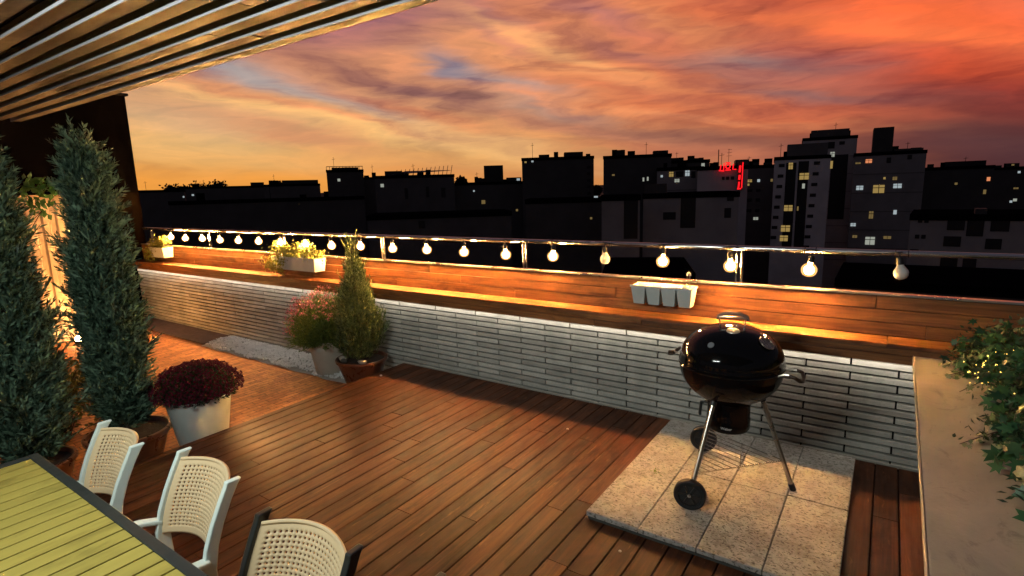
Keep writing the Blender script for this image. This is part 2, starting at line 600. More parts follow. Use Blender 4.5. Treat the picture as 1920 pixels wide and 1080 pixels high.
# dark stone strip along the wall, far end
m = MB(); m.box(-6.3, -3.45, -0.43, -0.005, FLZ + .004, FLZ + 0.025, c=.004)
tag(m.build('paving_strip', mat('strip_stone', (0.10, 0.055, 0.042), 0.7, var=.25, bump=.3)), kind='structure')
# white pebble bed: a heaped sheet plus thousands of single stones
N = 5200
px_ = rng.uniform(-3.42, -0.02, N); py_ = rng.uniform(-0.50, -0.03, N)
edge = -0.47 + .02 * np.sin(px_ * 9) + .015 * np.sin(px_ * 23)
keep = (py_ > edge) & (px_ > -3.40 + (-py_) * .15)
px_, py_ = px_[keep], py_[keep]
ico = bmesh.new(); bmesh.ops.create_icosphere(ico, subdivisions=1, radius=1)
iv = np.array([p.co[:] for p in ico.verts]); ifc = np.array([[q.index for q in f.verts] for f in ico.faces]); ico.free()
K = len(px_)
sc_ = rng.uniform(.007, .014, (K, 1, 1)) * rng.uniform(.7, 1.3, (K, 1, 3)) * np.array([1, 1, .8])
hz = FLZ + 0.02 + 0.035 * np.clip(1 - ((py_ + .24) / .26) ** 2, 0, 1) + rng.uniform(0, .012, K)
V = iv[None] * sc_ * (1 + rng.normal(0, .08, (K, len(iv), 1))) + np.stack([px_, py_, hz], 1)[:, None, :]
Fc = (ifc[None] + (np.arange(K) * len(iv))[:, None, None]).reshape(-1, 3)
tag(np_mesh('pebbles', V.reshape(-1, 3), Fc, mat('white_pebbles', (0.93, 0.92, 0.90), 0.6, island=.05), smooth=True),
    'bed of small white pebbles between the brick wall and the orange paving', 'pebbles', kind='stuff')
g_ = MB()
gx = 60
for i in range(gx + 1):
    x = -3.41 + 3.39 * i / gx
    for y, z in ((-.48, 0.006), (-.36, .022), (-.24, .040), (-.1, .026), (-.01, .012)):
        g_.v.append((x, y + .012 * math.sin(x * 11), FLZ + z))
for i in range(gx):
    for k in range(4):
        a = i * 5 + k
        g_.f.append((a, a + 5, a + 6, a + 1))
tag(g_.build('gravel_bed', mat('gravel_sheet', (0.5, 0.49, 0.46), 0.8, bump=1, bscale=90), smooth=True), kind='structure')

# deck: every board an island, cut into lengths
PITCH = 0.1203
deck = MB()
k0 = -27
k = k0
while True:
    xa = 3.192 + PITCH * k
    if xa > 5.2: break
    x0, x1 = max(xa + .0036, 0.0), xa + PITCH - .0036
    if x1 > 0.01:
        y = -0.006
        seg = random.uniform(.3, 2.4)
        while y > -6.2:
            ye = y - seg
            deck.box(x0, x1, max(ye + .0018, -6.3), y, -0.024, random.uniform(-.0006, .0006), c=.0025)
            y = ye
            seg = random.choice((1.8, 2.7, 3.6)) * random.uniform(.85, 1.1)
    k += 1
tag(deck.build('deck', M_DECK), kind='structure')
m = MB()
m.box(0.014, 5.2, -6.3, -0.006, FLZ - .2, -0.0245)
tag(m.build('deck_base', mat('under_deck', (0.02, 0.012, 0.01), .9)), kind='structure')
m = MB(); m.box(-0.012, 0.013, -6.3, -0.006, FLZ, -0.0255, c=.003)
tag(m.build('deck_edge', M_DECK), kind='structure')

# ================================================================== PARAPET WALL (long bricks)
WX0, WX1 = -6.3, 5.4
wall = thing('parapet_wall', 'low parapet wall of long pale grey bricks with dark joints under the bench', 'wall', (0, 0, 0))
core = MB()
core.box(WX0, WX1, 0.030, 0.34, FLZ, 0.700)
core.build('joint_core', M_MORTAR, wall)
bricks = MB(); caprow = MB()
RH = 0.0506
HP = 0.256
top = 0.682
r = 0
z1 = top
while z1 > FLZ + .01:
    z0 = z1 - RH
    off = (r % 2) * HP
    x = -26 * HP + off
    while x < WX1:
        xa, xb = max(x + .0055, WX0), min(x + 2 * HP - .0055, WX1)
        lowest = FLZ if xa < 0 else 0.0
        if xb - xa > .03 and z1 - .0035 > lowest + .004 and xa > WX0 - .01:
            tgt = caprow if r == 0 else bricks
            yy = random.uniform(-.0015, .0015) - (0.010 if r == 0 else 0)
            tgt.box(xa, xb, yy, 0.04, max(z0 + .0072, lowest - .01), z1 - .0062, c=.0025)
        x += 2 * HP
    z1 = z0
    r += 1
bricks.build('bricks', M_BRICK, wall)
caprow.build('top_course', M_CAPROW, wall)
m = MB(); m.box(0.02, WX1, -0.012, 0.0, 0.0, 0.016, c=.002)
m.build('skirting', mat('skirt', (0.3, 0.29, 0.25), .7), wall)

# ================================================================== BENCH (ledge, fascia, backrest)
bench = thing('wooden_bench', 'long built-in wooden bench shelf with plank backrest on top of the brick wall', 'bench')


def boardrow(mb, y0, y1, z0, z1, x0=WX0, x1=WX1, lens=(1.8, 2.4, 3.0), c=.003):
    x = x0
    seg = random.uniform(.5, 2.4)
    while x < x1 - .02:
        xe = min(x + seg, x1)
        j = random.uniform(-.001, .001)
        mb.box(x + .0012, xe - .0012, y0 + j, y1, z0, z1, c=c)
        x = xe
        seg = random.choice(lens) * random.uniform(.8, 1.1)


s = MB(); boardrow(s, -0.102, 0.106, 0.800, 0.825)
s.build('seat_board', M_BENCH, bench)
s = MB()
boardrow(s, -0.098, -0.076, 0.758, 0.7985)
boardrow(s, -0.096, -0.074, 0.706, 0.7555)
s.build('front_board', M_BENCH, bench)
s = MB()
for i in range(3):
    boardrow(s, 0.108, 0.130, 0.8265 + i * .0845, 0.8265 + i * .0845 + .0815)
s.build('backrest', M_BENCH, bench)
s = MB(); s.box(WX0, WX1, -0.07, 0.30, 0.7005, 0.7985)
s.box(WX0, WX1, 0.133, 0.30, 0.80, 1.074)
s.build('frame', mat('bench_frame', (0.05, 0.03, 0.02), .9), bench)

# ================================================================== RAILING
s = MB(); s.box(WX0 + .02, WX1, -.060, -.050, .6975, .7003)
tag(s.build('led_strip', emit('led_strip_white', (1.0, .88, .72), 27.0)), 'thin white light strip tucked under the front edge of the bench', 'light strip')
rail = thing('railing', 'stainless steel railing with slim double posts above the wooden backrest', 'railing')
s = MB()
s.tube([(-6.2, 0.128, 1.352), (5.6, 0.128, 1.352)], 0.019, 14)
s.build('top_rail', M_STEEL, rail, smooth=True)
s = MB(); s.box(-6.3, 5.6, 0.100, 0.160, 1.081, 1.096, c=.004)
s.build('bottom_rail', mat('rail_cap', (0.62, 0.58, 0.52), .3, .8, var=.03, vscale=1.5), rail)
for X in (-5.89, -4.03, -2.17, -0.34, 1.52, 3.36, 5.2):
    s = MB()
    for dx in (-.021, .013):
        s.box(X + dx, X + dx + .010, .116, .142, 1.096, 1.336, c=.002)
    s.box(X - .03, X + .032, .110, .150, 1.097, 1.103, c=.002)
    s.build('post', M_STEEL, rail)

# ================================================================== STRING LIGHTS
BX = [4.313, 3.815, 3.318, 2.822, 2.34, 1.851, 1.354, 0.861, 0.37, -0.123, -0.632, -1.137, -1.636, -2.16, -2.649, -3.141, -3.625, -4.118, -4.62, -5.095]
UNLIT = {0, 4}
M_LIT = bpy.data.materials.new('lit_bulb_glass')
M_LIT.use_nodes = True
_T = NT(M_LIT.node_tree); _T.n.clear()
_f = _T.add('ShaderNodeLayerWeight', {'Blend': 0.5}).outputs['Facing']
_core = _T.ramp(_f, [(0.0, 1.0), (0.10, 0.5), (0.26, 0.0)])  # hot core fading to a dim orange rim that imitates the bulb's glow
_st = _T.math('MULTIPLY_ADD', _T.math('POWER', _core, 1.6), 3900.0, 1.5)
_e = _T.add('ShaderNodeEmission', {'Color': (1.0, 0.47, 0.14, 1), 'Strength': _st})
_T.add('ShaderNodeOutputMaterial', {'Surface': _e.outputs[0]})
M_OFF = mat('frosted_bulb_off', (0.86, 0.80, 0.70), 0.25, var=.03)
BY, BZ = 0.062, 1.238
orig = None
LBL = {0: 'large unlit frosted bulb hanging between the last lit bulb and the ivy',
       4: 'small unlit frosted bulb between two glowing ones, left of the white four-cup planter'}
ordn = ['first', 'second', 'third', 'fourth', 'fifth', 'sixth', 'seventh', 'eighth', 'ninth', 'tenth', 'eleventh', 'twelfth', 'thirteenth', 'fourteenth', 'fifteenth', 'sixteenth', 'seventeenth', 'eighteenth']
prof_g = [(0.0005, -.050), (.017, -.048), (.034, -.040), (.045, -.024), (.049, -.004), (.046, .013), (.034, .029), (.021, .038), (.017, .048), (.0165, .054)]  # lit globe shaped oversize to imitate bloom; unlit ones are scaled down
meshG = None
li = 0
cordpts = []
for i in range(len(BX) - 1, -1, -1):
    X = BX[i]
    lit = i not in UNLIT
    if lit:
        lab = 'glowing warm bulb hanging from the rail, %s lit bulb from the dark tower end' % ordn[li]
        li += 1
    else:
        lab = LBL[i]
    jy = random.uniform(-.004, .004); jz = random.uniform(-.006, .006)
    b = thing('light_bulb', lab, 'light bulb', (X, BY + jy, BZ + jz), 0, 'bulbs of the string lights along the railing')
    b.rotation_euler = (random.uniform(-.10, .10), random.uniform(-.16, .16), 0)
    if meshG is None:
        s = MB(); s.lathe(prof_g, 16); gl = s.build('globe', M_LIT, b, smooth=True); meshG = gl.data
        s = MB(); s.lathe([(r_ * .84, z_ * .9) if z_ < .03 else (r_, z_) for (r_, z_) in prof_g], 16); _o = s.build('globe', M_OFF, None, smooth=True); meshO = _o.data; bpy.data.objects.remove(_o)
        s = MB(); s.lathe([(.0001, .048), (.019, .048), (.020, .075), (.016, .090), (.006, .096), (.005, .104), (.0001, .104)], 14)
        s.tube([(0, 0, .10), (0, .004, .125)], .0025, 6)
        so = s.build('socket', M_SOCKET, b, smooth=True); meshS = so.data
    else:
        o = bpy.data.objects.new('globe', meshG if lit else meshO); COL.objects.link(o); o.parent = b
        o = bpy.data.objects.new('socket', meshS); COL.objects.link(o); o.parent = b
    cordpts.append((X, BY + .01, BZ + .128))
s = MB()
pts = []
for i in range(len(cordpts) - 1):
    a, c = Vector(cordpts[i]), Vector(cordpts[i + 1])
    for t in np.linspace(0, 1, 9)[:-1]:
        p = a.lerp(c, t)
        p.z -= .028 * math.sin(math.pi * t)
        p.y = 0.104 - .030 * abs(math.cos(math.pi * t)) ** 6
        pts.append(p)
pts.append(cordpts[-1])
s.tube(pts, .0032, 6)
for p in cordpts:
    for dx in (-.035, .03):
        s.tube([(p[0] + dx, .104 + .026 * math.cos(a), 1.352 + .0235 * math.sin(a)) for a in np.linspace(0, 6.28, 13)[:-1]], .0022, 5, closed=True)
tag(s.build('string_cable', M_SOCKET), 'black string-light cable tied along the top rail', 'cable')

# ================================================================== DARK TOWER WALL + CORRUGATED FENCE
tower = thing('tower_wall', 'tall windowless black wall rising behind the cypresses at the terrace end', 'wall')
s = MB(); s.box(-6.62, -6.32, -7.5, 0.19, FLZ, 3.52)
s.build('wall_face', mat('tower_paint', (0.003, 0.003, 0.0035), 1.0, 0, 0.0), tower)
s = MB(); s.box(-6.66, -6.28, -7.54, 0.23, 3.5205, 3.56, c=.004)
s.build('coping', mat('tower_cap', (0.012, 0.010, 0.010), .6), tower)
s = MB(); s.box(-6.315, -6.29, -1.0, 0.18, 0.72, 1.95)
s.build('panel', mat('tower_panel', (0.012, 0.008, 0.005), 1.0, 0, 0.0), tower)

fence = thing('corrugated_fence', 'cream corrugated metal fence panel lit warm from below behind the cypresses', 'fence')
s = MB()
n = 260
ya, yb = -3.4, -0.72
vs, fs = [], []
for i in range(n + 1):
    y = ya + (yb - ya) * i / n
    ph = (y * 6.2) % 1.0
    prof = 0.0 if ph < .42 else (.035 * min((ph - .42) / .08, 1) if ph < .92 else .035 * (1 - ph) / .08)
    vs += [(-5.55 + prof, y, FLZ), (-5.55 + prof, y, 1.90)]
for i in range(n):
    fs.append((2 * i, 2 * i + 1, 2 * i + 3, 2 * i + 2))
s.add(vs, fs)
o = s.build('corrugated_sheet', mat('cream_sheet', (0.62, 0.50, 0.37), .45, .0, var=.05), fence)
so = o.modifiers.new('thick', 'SOLIDIFY'); so.thickness = .004
s = MB(); s.box(-5.57, -5.49, ya, yb, 1.90, 1.93, c=.004)
s.build('top_trim', mat('fence_trim', (0.40, 0.30, 0.2), .5), fence)
s = MB(); s.box(-5.62, -5.58, ya, yb, FLZ, 1.88)
s.build('back_frame', M_DARKMET, fence)

# ground uplights hidden at the foot of the fence (their pools of light show in the photograph)
M_UP = emit('uplight_lens', (1.0, 0.54, 0.20), 170.0)
M_UP2 = emit('bollard_lens', (1.0, 0.42, 0.10), 620.0)
for i, (x, y, hh, lab) in enumerate(((-5.15, -1.30, .0, 'small round ground uplight glowing at the foot of the corrugated fence'),
                                     (-4.72, -1.17, .30, 'short garden bollard lamp glowing behind the fuller cypress'))):
    g = thing('garden_lamp', lab, 'garden lamp', (x, y, FLZ + .002), 0, 'garden lamps on the lower floor')
    if hh:
        s = MB(); s.lathe([(.0001, .0), (.05, .0), (.05, .012), (.018, .016), (.018, hh)], 20)
        s.build('stake', M_DARKMET, g, smooth=True)
    s = MB(); s.lathe([(.0001, hh), (.058, hh), (.062, hh + .03), (.055, hh + .045), (.05, hh + .045), (.0001, hh + .04)], 20)
    s.build('housing', M_DARKMET, g, smooth=True)
    s = MB(); s.lathe([(.0001, hh + .125), (.022, hh + .12), (.040, hh + .10), (.0475, hh + .075), (.045, hh + .047)], 16)
    s.build('lens', M_UP2 if hh else M_UP, g, smooth=True)

# ================================================================== PERGOLA
perg = thing('pergola', 'slatted timber pergola roof with bright metal strips overhead', 'pergola')
PZ = 2.50
PX0 = -1.97
M_PERG = wood('pergola_wood', (0.044, 0.032, 0.023), (0.016, 0.012, 0.009), 'X', 0.5, 0.3, 0.25)
sl, st, tr = MB(), MB(), MB()
i = 0
y = -2.365
while y > -6.6:
    x = PX0 - .0
    seg = random.uniform(1.2, 2.6)
    while x < 6.8:
        xe = min(x + seg, 6.8)
        dz = random.uniform(-.0015, .0015)
        sl.box(x + .001, xe - .001, y - .064, y, PZ + dz, PZ + .034, c=.002)
        x = xe
        seg = random.uniform(1.1, 2.6)
    st.box(PX0, 6.8, y - .0715, y - .0655, PZ - .004, PZ + .036, c=.0015)
    y -= 0.1262
    i += 1
sl.build('slats', M_PERG, perg)
st.build('metal_strips', mat('strip_alu', (0.33, 0.32, 0.34), .5, .0, var=.05, vscale=1.5), perg)
s = MB(); s.box(PX0 - .05, 6.8, -6.7, -2.34, PZ + .14, PZ + .17)
s.build('roof_sheet', mat('perg_roof', (0.012, 0.012, 0.014), .8), perg)
for X in (-1.9, 0.6, 3.0, 5.4):
    s = MB(); s.box(X, X + .07, -6.6, -2.40, PZ + .047, PZ + .138, c=.003)
    s.build('beam', M_DARKMET, perg)
for X in (-1.75, 6.5):
    s = MB(); s.box(X, X + .1, -6.4, -6.3, FLZ if X < 0 else 0, PZ + .04, c=.004)
    s.build('post', M_DARKMET, perg)

lampf = thing('linear_lamp', 'slim cool white tube lamp fixed under the pergola slats', 'lamp', tuple(LAMP_P))
s = MB(); s.box(-.58, .58, -.03, .03, 0.0, .05, c=.006)
for X in (-.4, .4):
    s.box(X, X + .02, -.01, .01, .05, PZ - LAMP_P.z + .0)
s.build('housing', M_WHITE, lampf)

# ================================================================== STONE PLATFORM
plat = thing('stone_platform', 'raised platform of pitted grey stone slabs laid on the deck under the kettle grill', 'platform')
s = MB()
SX, SY0, SYM, SY1 = 2.968, -0.100, -0.803, -1.540
s.box(SX + .01, SX + 1.19, SY1 + .012, SY0 - .01, 0.0015, 0.022)
s.build('base', mat('slab_base', (0.05, 0.05, 0.045), .9), plat)
for i in range(4):
    for (ya, yb) in ((SY0, SYM), (SYM, SY1)):
        s = MB()
        j = random.uniform(-.003, .003); jz = random.uniform(-.0015, .0015)
        dy = 0.012 if (i == 2) else (-.008 if i == 3 else 0)
        y_a = ya if ya == SY0 else ya - dy
        y_b = yb if yb == SY1 else yb - dy
        s.box(SX + i * .3 + .0016, SX + (i + 1) * .3 - .0016, y_b + .002, y_a - .002, .0225, .0505 + jz, c=.004)
        s.build('paving_slab', M_STONE, plat)

# ================================================================== KETTLE GRILL
GX, GY = 3.535, -0.812
gr = thing('kettle_grill', 'black kettle charcoal grill on two wheels and tripod legs with domed lid', 'grill', (GX, GY, 0.0505), R(-12))
# local frame; legs given in world offsets -> rotate back
GR = Matrix.Rotation(R(12), 4, 'Z')


def gl(x, y, z):   # world -> grill local
    return GR @ Vector((x - GX, y - GY, z - 0.0505))


RB = 0.284
prof = []
for t in np.linspace(0, 1, 22):
    a = t * math.pi / 2
    prof.append((max(RB * math.sin(a) ** .84, .0005), .728 - .222 * math.cos(a) ** 1.08))
prof += [(RB + .002, .730), (RB + .0045, .735), (RB + .001, .741), (RB - .012, .740), (RB - .014, .69), (RB - .06, .60), (.001, .54)]
s = MB(); s.lathe(prof, 64)
s.build('bowl', M_ENAMEL, gr, smooth=True)
prof = [(RB - .004, .743), (RB + .003, .744), (RB + .004, .752), (RB + .001, .759)]
for t in np.linspace(0.04, 1, 26):
    a = t * math.pi / 2
    prof.append((max(RB * math.cos(a) ** .80, .0005), .761 + .196 * math.sin(a) ** 1.06))
s = MB(); s.lathe(prof, 64)
lid = s.build('lid', M_ENAMEL, gr, smooth=True)
# lid handle on two wire posts
hz0 = .945
s = MB()
Mh = Matrix.Rotation(R(22), 4, 'Z')
hp = [(-.084, 0, .992), (-.075, 0, 1.012), (-.04, 0, 1.026), (0, 0, 1.028), (.04, 0, 1.026), (.075, 0, 1.012), (.084, 0, .992)]
s.tube(hp, [.007, .0095, .0105, .0105, .0105, .0095, .007], 12, M=Mh)
s.build('handle', mat('handle_grey', (0.16, 0.14, 0.12), .4), lid, smooth=True)
s = MB()
s.tube([(-.07, 0, 1.012), (-.068, 0, .97), (-.062, 0, .935)], .005, 8, M=Mh)
s.tube([(.07, 0, 1.012), (.068, 0, .97), (.062, 0, .935)], .005, 8, M=Mh)
s.box(-.072, .072, -.007, .007, .998, 1.010, M=Mh, c=.002)
s.build('handle_bracket', M_STEEL, lid, smooth=True)


def on_lid(az, el):
    """point and outward normal on the lid; az in grill frame, el 0 rim..1 top"""
    a = el * math.pi / 2
    rr, zz = RB * math.cos(a) ** .80, .761 + .196 * math.sin(a) ** 1.06
    a2 = min(el + .02, .999) * math.pi / 2
    r2, z2 = RB * math.cos(a2) ** .80, .761 + .196 * math.sin(a2) ** 1.06
    t = Vector((r2 - rr, 0, z2 - zz)).normalized()
    nrm = Vector((t.z, 0, -t.x))
    Rz = Matrix.Rotation(az, 3, 'Z')
    return Rz @ Vector((rr, 0, zz)), (Rz @ nrm).normalized()


def on_lid_matrix(az, el, lift=0.0):
    p, nrm = on_lid(az, el)
    zax = nrm
    xax = Vector((0, 0, 1)).cross(zax).normalized()
    yax = zax.cross(xax)
    M = Matrix((xax, yax, zax)).transposed().to_4x4()
    M.translation = p + nrm * lift
    return M


# aluminium vent disc standing in for a pale reflection near the lid top
s = MB()
Md = on_lid_matrix(R(-62), .84, .001) @ Matrix.Scale(.72, 4)
s.lathe([(.0001, .006), (.016, .0065), (.046, .003), (.050, -.004)], 32, M=Md)
for k in range(5):
    Mk = Md @ Matrix.Rotation(k * 2 * math.pi / 5, 4, 'Z')
    s.add([(.012, -.004, .0075), (.042, -.012, .0055), (.045, 0, .006), (.042, .012, .0055), (.012, .004, .0075)], [(0, 1, 2, 3, 4)], M=Mk)
s.tube([(0, .0, .006), (0, -.012, .012), (0, -.05, .016)], .003, 6, M=Md)
s.build('glint_vent', mat('glint_alu', (0.62, 0.58, 0.52), .38, .85, var=.25, vscale=60), lid, smooth=True)
# round badge with a paler swirl
s = MB()
Mb = on_lid_matrix(R(-93), .46, .0015)
s.lathe([(.0001, .004), (.017, .0035), (.0185, .0)], 28, M=Mb)
s.build('badge', mat('badge_metal', (0.40, 0.43, 0.43), .4, .6), lid, smooth=True)
# thermometer bezel on the right shoulder
s = MB()
Mt = on_lid_matrix(R(-12), .50, .001)
s.tube([(.040 * math.cos(a), .040 * math.sin(a), .006) for a in np.linspace(0, 2 * math.pi, 33)[:-1]], .0045, 8, closed=True, M=Mt)
s.lathe([(.0001, .004), (.036, .004), (.037, 0)], 28, M=Mt)
s.tube([(0, 0, .007), (.014, .018, .007)], .0018, 6, M=Mt)
s.build('thermometer', mat('bezel_steel', (0.5, 0.42, 0.34), .25, .9, var=.2), lid, smooth=True)
# side handles
for az in (R(178), R(2)):
    hM = Matrix.Translation((0, 0, .026))
    s = MB()
    Mz = hM @ Matrix.Rotation(az, 4, 'Z')
    s.tube([(RB - .005, -.055, .705), (RB + .03, -.055, .722), (RB + .058, -.052, .722)], .0055, 8, M=Mz)
    s.tube([(RB - .005, .055, .705), (RB + .03, .055, .722), (RB + .058, .052, .722)], .0055, 8, M=Mz)
    s.tube([(RB - .004, -.056, .706), (RB + .001, 0, .706), (RB - .004, .056, .706)], .004, 6, M=Mz)
    o = s.build('side_handle', M_CHROME, gr, smooth=True)
    s = MB()
    s.tube([(RB + .052, -.062, .722), (RB + .080, -.060, .716), (RB + .098, -.034, .694), (RB + .102, 0, .686), (RB + .098, .034, .694), (RB + .080, .060, .716), (RB + .052, .062, .722)], [.008, .010, .011, .0115, .011, .010, .008], 10, M=Mz)
    s.build('grip', mat('grip_brown', (0.06, 0.035, 0.02), .35), o, smooth=True)
# legs
feet = {'a': (3.435, -1.19), 'b': (3.32, -0.52), 'c': (3.885, -0.725)}
hubs = {}
for key, (fx, fy) in feet.items():
    dx, dy = fx - GX, fy - GY
    L = math.hypot(dx, dy)
    top = gl(GX + dx / L * .165, GY + dy / L * .165, .620)
    if key == 'c':
        bot = gl(fx, fy, .062)
    else:
        bot = gl(fx, fy, .135)
    s = MB(); s.tube([top, bot], .0135, 14)
    lg = s.build('leg', M_CHROME, gr, smooth=True)
    s = MB(); s.tube([top + (top - bot).normalized() * .03, top - (top - bot).normalized() * .045], .019, 12)
    s.build('leg_socket', M_DARKMET, lg, smooth=True)
    if key == 'c':
        s = MB(); s.tube([bot + (top - bot).normalized() * .03, bot - (top - bot).normalized() * .012], .017, 12)
        s.build('foot_cap', M_RUBBER, lg, smooth=True)
    hubs[key] = bot
axis = (hubs['b'] - hubs['a']).normalized()
zax = axis
xax = Vector((0, 0, 1)).cross(zax).normalized()
yax = zax.cross(xax)
MW = Matrix((xax, yax, zax)).transposed().to_4x4()
for key, sgn in (('a', -1), ('b', 1)):
    c = hubs[key].copy(); c.z = 0.0855
    c += axis * sgn * .030
    Mw = MW.copy(); Mw.translation = c
    s = MB()
    s.lathe([(.060, -.020), (.078, -.022), (.084, -.017), (.0855, 0), (.084, .017), (.078, .022), (.060, .020)], 40, M=Mw, close=True)
    wh = s.build('wheel', M_RUBBER, gr, smooth=True)
    s = MB()
    s.lathe([(.0001, -.010), (.062, -.010), (.062, .010), (.0001, .010)], 28, M=Mw)
    for q in range(6):
        Mq = Mw @ Matrix.Rotation(q * math.pi / 3, 4, 'Z')
        s.box(.015, .058, -.006, .006, -.016, .016, M=Mq, c=.002)
    s.build('rim', mat('rim_black', (0.02, 0.02, 0.02), .45), wh, smooth=True)
    s = MB(); s.lathe([(.0001, -.024), (.010, -.022), (.013, -.016), (.013, .016), (.010, .022), (.0001, .024)], 16, M=Mw)
    s.build('hub', M_STEEL, wh, smooth=True)
s = MB(); s.tube([hubs['a'] - axis * .03 + Vector((0, 0, -.0495)), hubs['b'] + axis * .03 + Vector((0, 0, -.0495))], .006, 8)
s.build('axle', M_CHROME, gr, smooth=True)
# bottom wire rack: frame between the legs with close wires
s = MB()
A, B, C = [hubs[k].copy() for k in 'abc']
zr = .175


def leg_at(key, z):
    fx, fy = feet[key]
    dx, dy = fx - GX, fy - GY
    L = math.hypot(dx, dy)
    t0 = gl(GX + dx / L * .165, GY + dy / L * .165, .620)
    b0 = hubs[key]
    t = (z - b0.z) / (t0.z - b0.z)
    return b0.lerp(t0, t)


A, B, C = leg_at('a', zr), leg_at('b', zr), leg_at('c', zr)
s.tube([A, B, C], .0045, 6, closed=True)
for i in range(1, 12):
    t = i / 12
    s.tube([A.lerp(B, t), C.lerp(A.lerp(B, t), .08)] if False else [A.lerp(B, t), A.lerp(C, t) if t < .98 else C], .0022, 6)
s.tube([A.lerp(C, .5), B.lerp(C, .5)], .003, 6)
s.build('wire_rack', M_STEEL, gr, smooth=True)
# ash catcher
s = MB()
s.lathe([(.0001, .338), (.085, .338), (.112, .344), (.120, .358), (.121, .415), (.118, .420), (.1175, .500), (.125, .508), (.1255, .520), (.119, .524), (.10, .524)], 48)
ash = s.build('ash_catcher', M_ENAMEL, gr, smooth=True)
s = MB()
s.tube([(-.118, -.02, .470), (-.155, -.03, .468), (-.160, -.035, .40), (-.158, -.035, .385)], .009, 8)
s.tube([(-.118, .03, .465), (-.150, .03, .46), (-.158, -.03, .455)], .006, 8)
s.build('latch_handle', M_DARKMET, ash, smooth=True)
# small pale lettering on the ash catcher
tx = bpy.data.curves.new('lettering', 'FONT')
tx.body = 'Weber'
tx.size = .021
tx.extrude = .0006
tx.align_x = 'CENTER'
to = bpy.data.objects.new('lettering', tx)
COL.objects.link(to)
dg = bpy.context.evaluated_depsgraph_get()
dg.update()
me = bpy.data.meshes.new_from_object(to.evaluated_get(dg))
bpy.data.objects.remove(to)
azT = R(-70)
mwv = np.empty(len(me.vertices) * 3, dtype=np.float32); me.vertices.foreach_get('co', mwv); mwv = mwv.reshape(-1, 3)
rad = .1222
th = azT + mwv[:, 0] / rad
out = np.stack([(rad + mwv[:, 2]) * np.cos(th), (rad + mwv[:, 2]) * np.sin(th), .372 + mwv[:, 1]], 1)
me.vertices.foreach_set('co', out.astype(np.float32).ravel())
me.materials.clear()
link_mesh('lettering', me, mat('letter_white', (0.7, 0.7, 0.7), .5), ash)

# ================================================================== COUNTER
ctr = thing('stone_counter', 'plastered pale stone counter with thin edge carrying the trailing ivy', 'counter', (4.412, -0.108, 0), R(-.65))


def plaster():
    m_ = bpy.data.materials.new('counter_plaster')
    m_.use_nodes = True
    T = NT(m_.node_tree); b = T.n['Principled BSDF']
    co = T.add('ShaderNodeTexCoord').outputs['Object']
    n = T.noise(co, 2.6, 7, .65, .6)
    c = T.mix(T.ramp(n, [(.35, 0), (.65, 1)]), (0.37, 0.325, 0.25), (0.49, 0.435, 0.335))
    n2 = T.noise(T.mapping(co, scale=(1, .6, 1), rot=(0, 0, .5)), 9, 6, .7, 1.2)
    c = T.mix(T.ramp(n2, [(.55, 0), (.68, .6)]), c, (0.17, 0.145, 0.115))
    n3 = T.noise(co, 60, 4, .6)
    c = T.mix(T.ramp(n3, [(.28, .3), (.36, 0)]), c, (0.15, 0.13, 0.11))
    T.l.new(c, b.inputs['Base Color'])
    b.inputs['Roughness'].default_value = .55
    bp = T.add('ShaderNodeBump', {'Strength': .3, 'Distance': .004, 'Height': n3})
    T.l.new(bp.outputs[0], b.inputs['Normal'])
    return m_


s = MB(); s.box(0, 1.6, -3.4, 0.0, .742, .770, c=.004)
s.build('countertop', plaster(), ctr)
s = MB(); s.box(-.006, -.001, -3.4, 0.0, .740, .772, c=.002)
s.build('edge_strip', mat('edge_strip', (0.55, 0.47, 0.33), .5), ctr)
s = MB(); s.box(.26, 1.55, -3.35, -.01, .002, .741)
s.build('body', mat('counter_body', (0.16, 0.14, 0.12), .8), ctr)

# ================================================================== TABLE
tb = thing('dining_table', 'long outdoor dining table with yellow-green slats in a dark metal frame', 'table', (0, 0, 0))
TX0, TX1, TY0, TY1 = 1.305, 3.62, -4.36, -3.408
s = MB()
x = TX0
tp = 0.0710
while x < TX1 - .01:
    s.box(x + .0038, x + tp - .0038, TY0, TY1, .722, .7405, c=.0015)
    x += tp
s.build('tabletop', M_TABLE, tb)
s = MB()
s.box(TX0 - .045, x + .045, TY1 + .001, TY1 + .036, .700, .742, c=.003)
s.box(TX0 - .045, x + .045, TY0 - .046, TY0 - .001, .700, .742, c=.003)
s.box(TX0 - .045, TX0 - .001, TY0 - .0005, TY1 + .0005, .700, .7415, c=.003)
s.box(x + .001, x + .045, TY0 - .0005, TY1 + .0005, .700, .7415, c=.003)
s.box(TX0, x, TY0 + .3, TY0 + .34, .69, .7215)
s.box(TX0, x, TY1 - .34, TY1 - .3, .69, .7215)
s.build('frame', mat('frame_charcoal', (0.030, 0.038, 0.036), .4), tb)
for lx in (TX0 + .06, TX1 - .06):
    for ly in (TY0 + .02, TY1 - .07):
        s = MB(); s.box(lx, lx + .05, ly, ly + .05, .001, .699, c=.003)
        s.build('leg', M_DARKMET, tb)


# ================================================================== CHAIRS
def LEAN(z):
    return .112 * max((z - .56) / .30, 0) ** 1.6


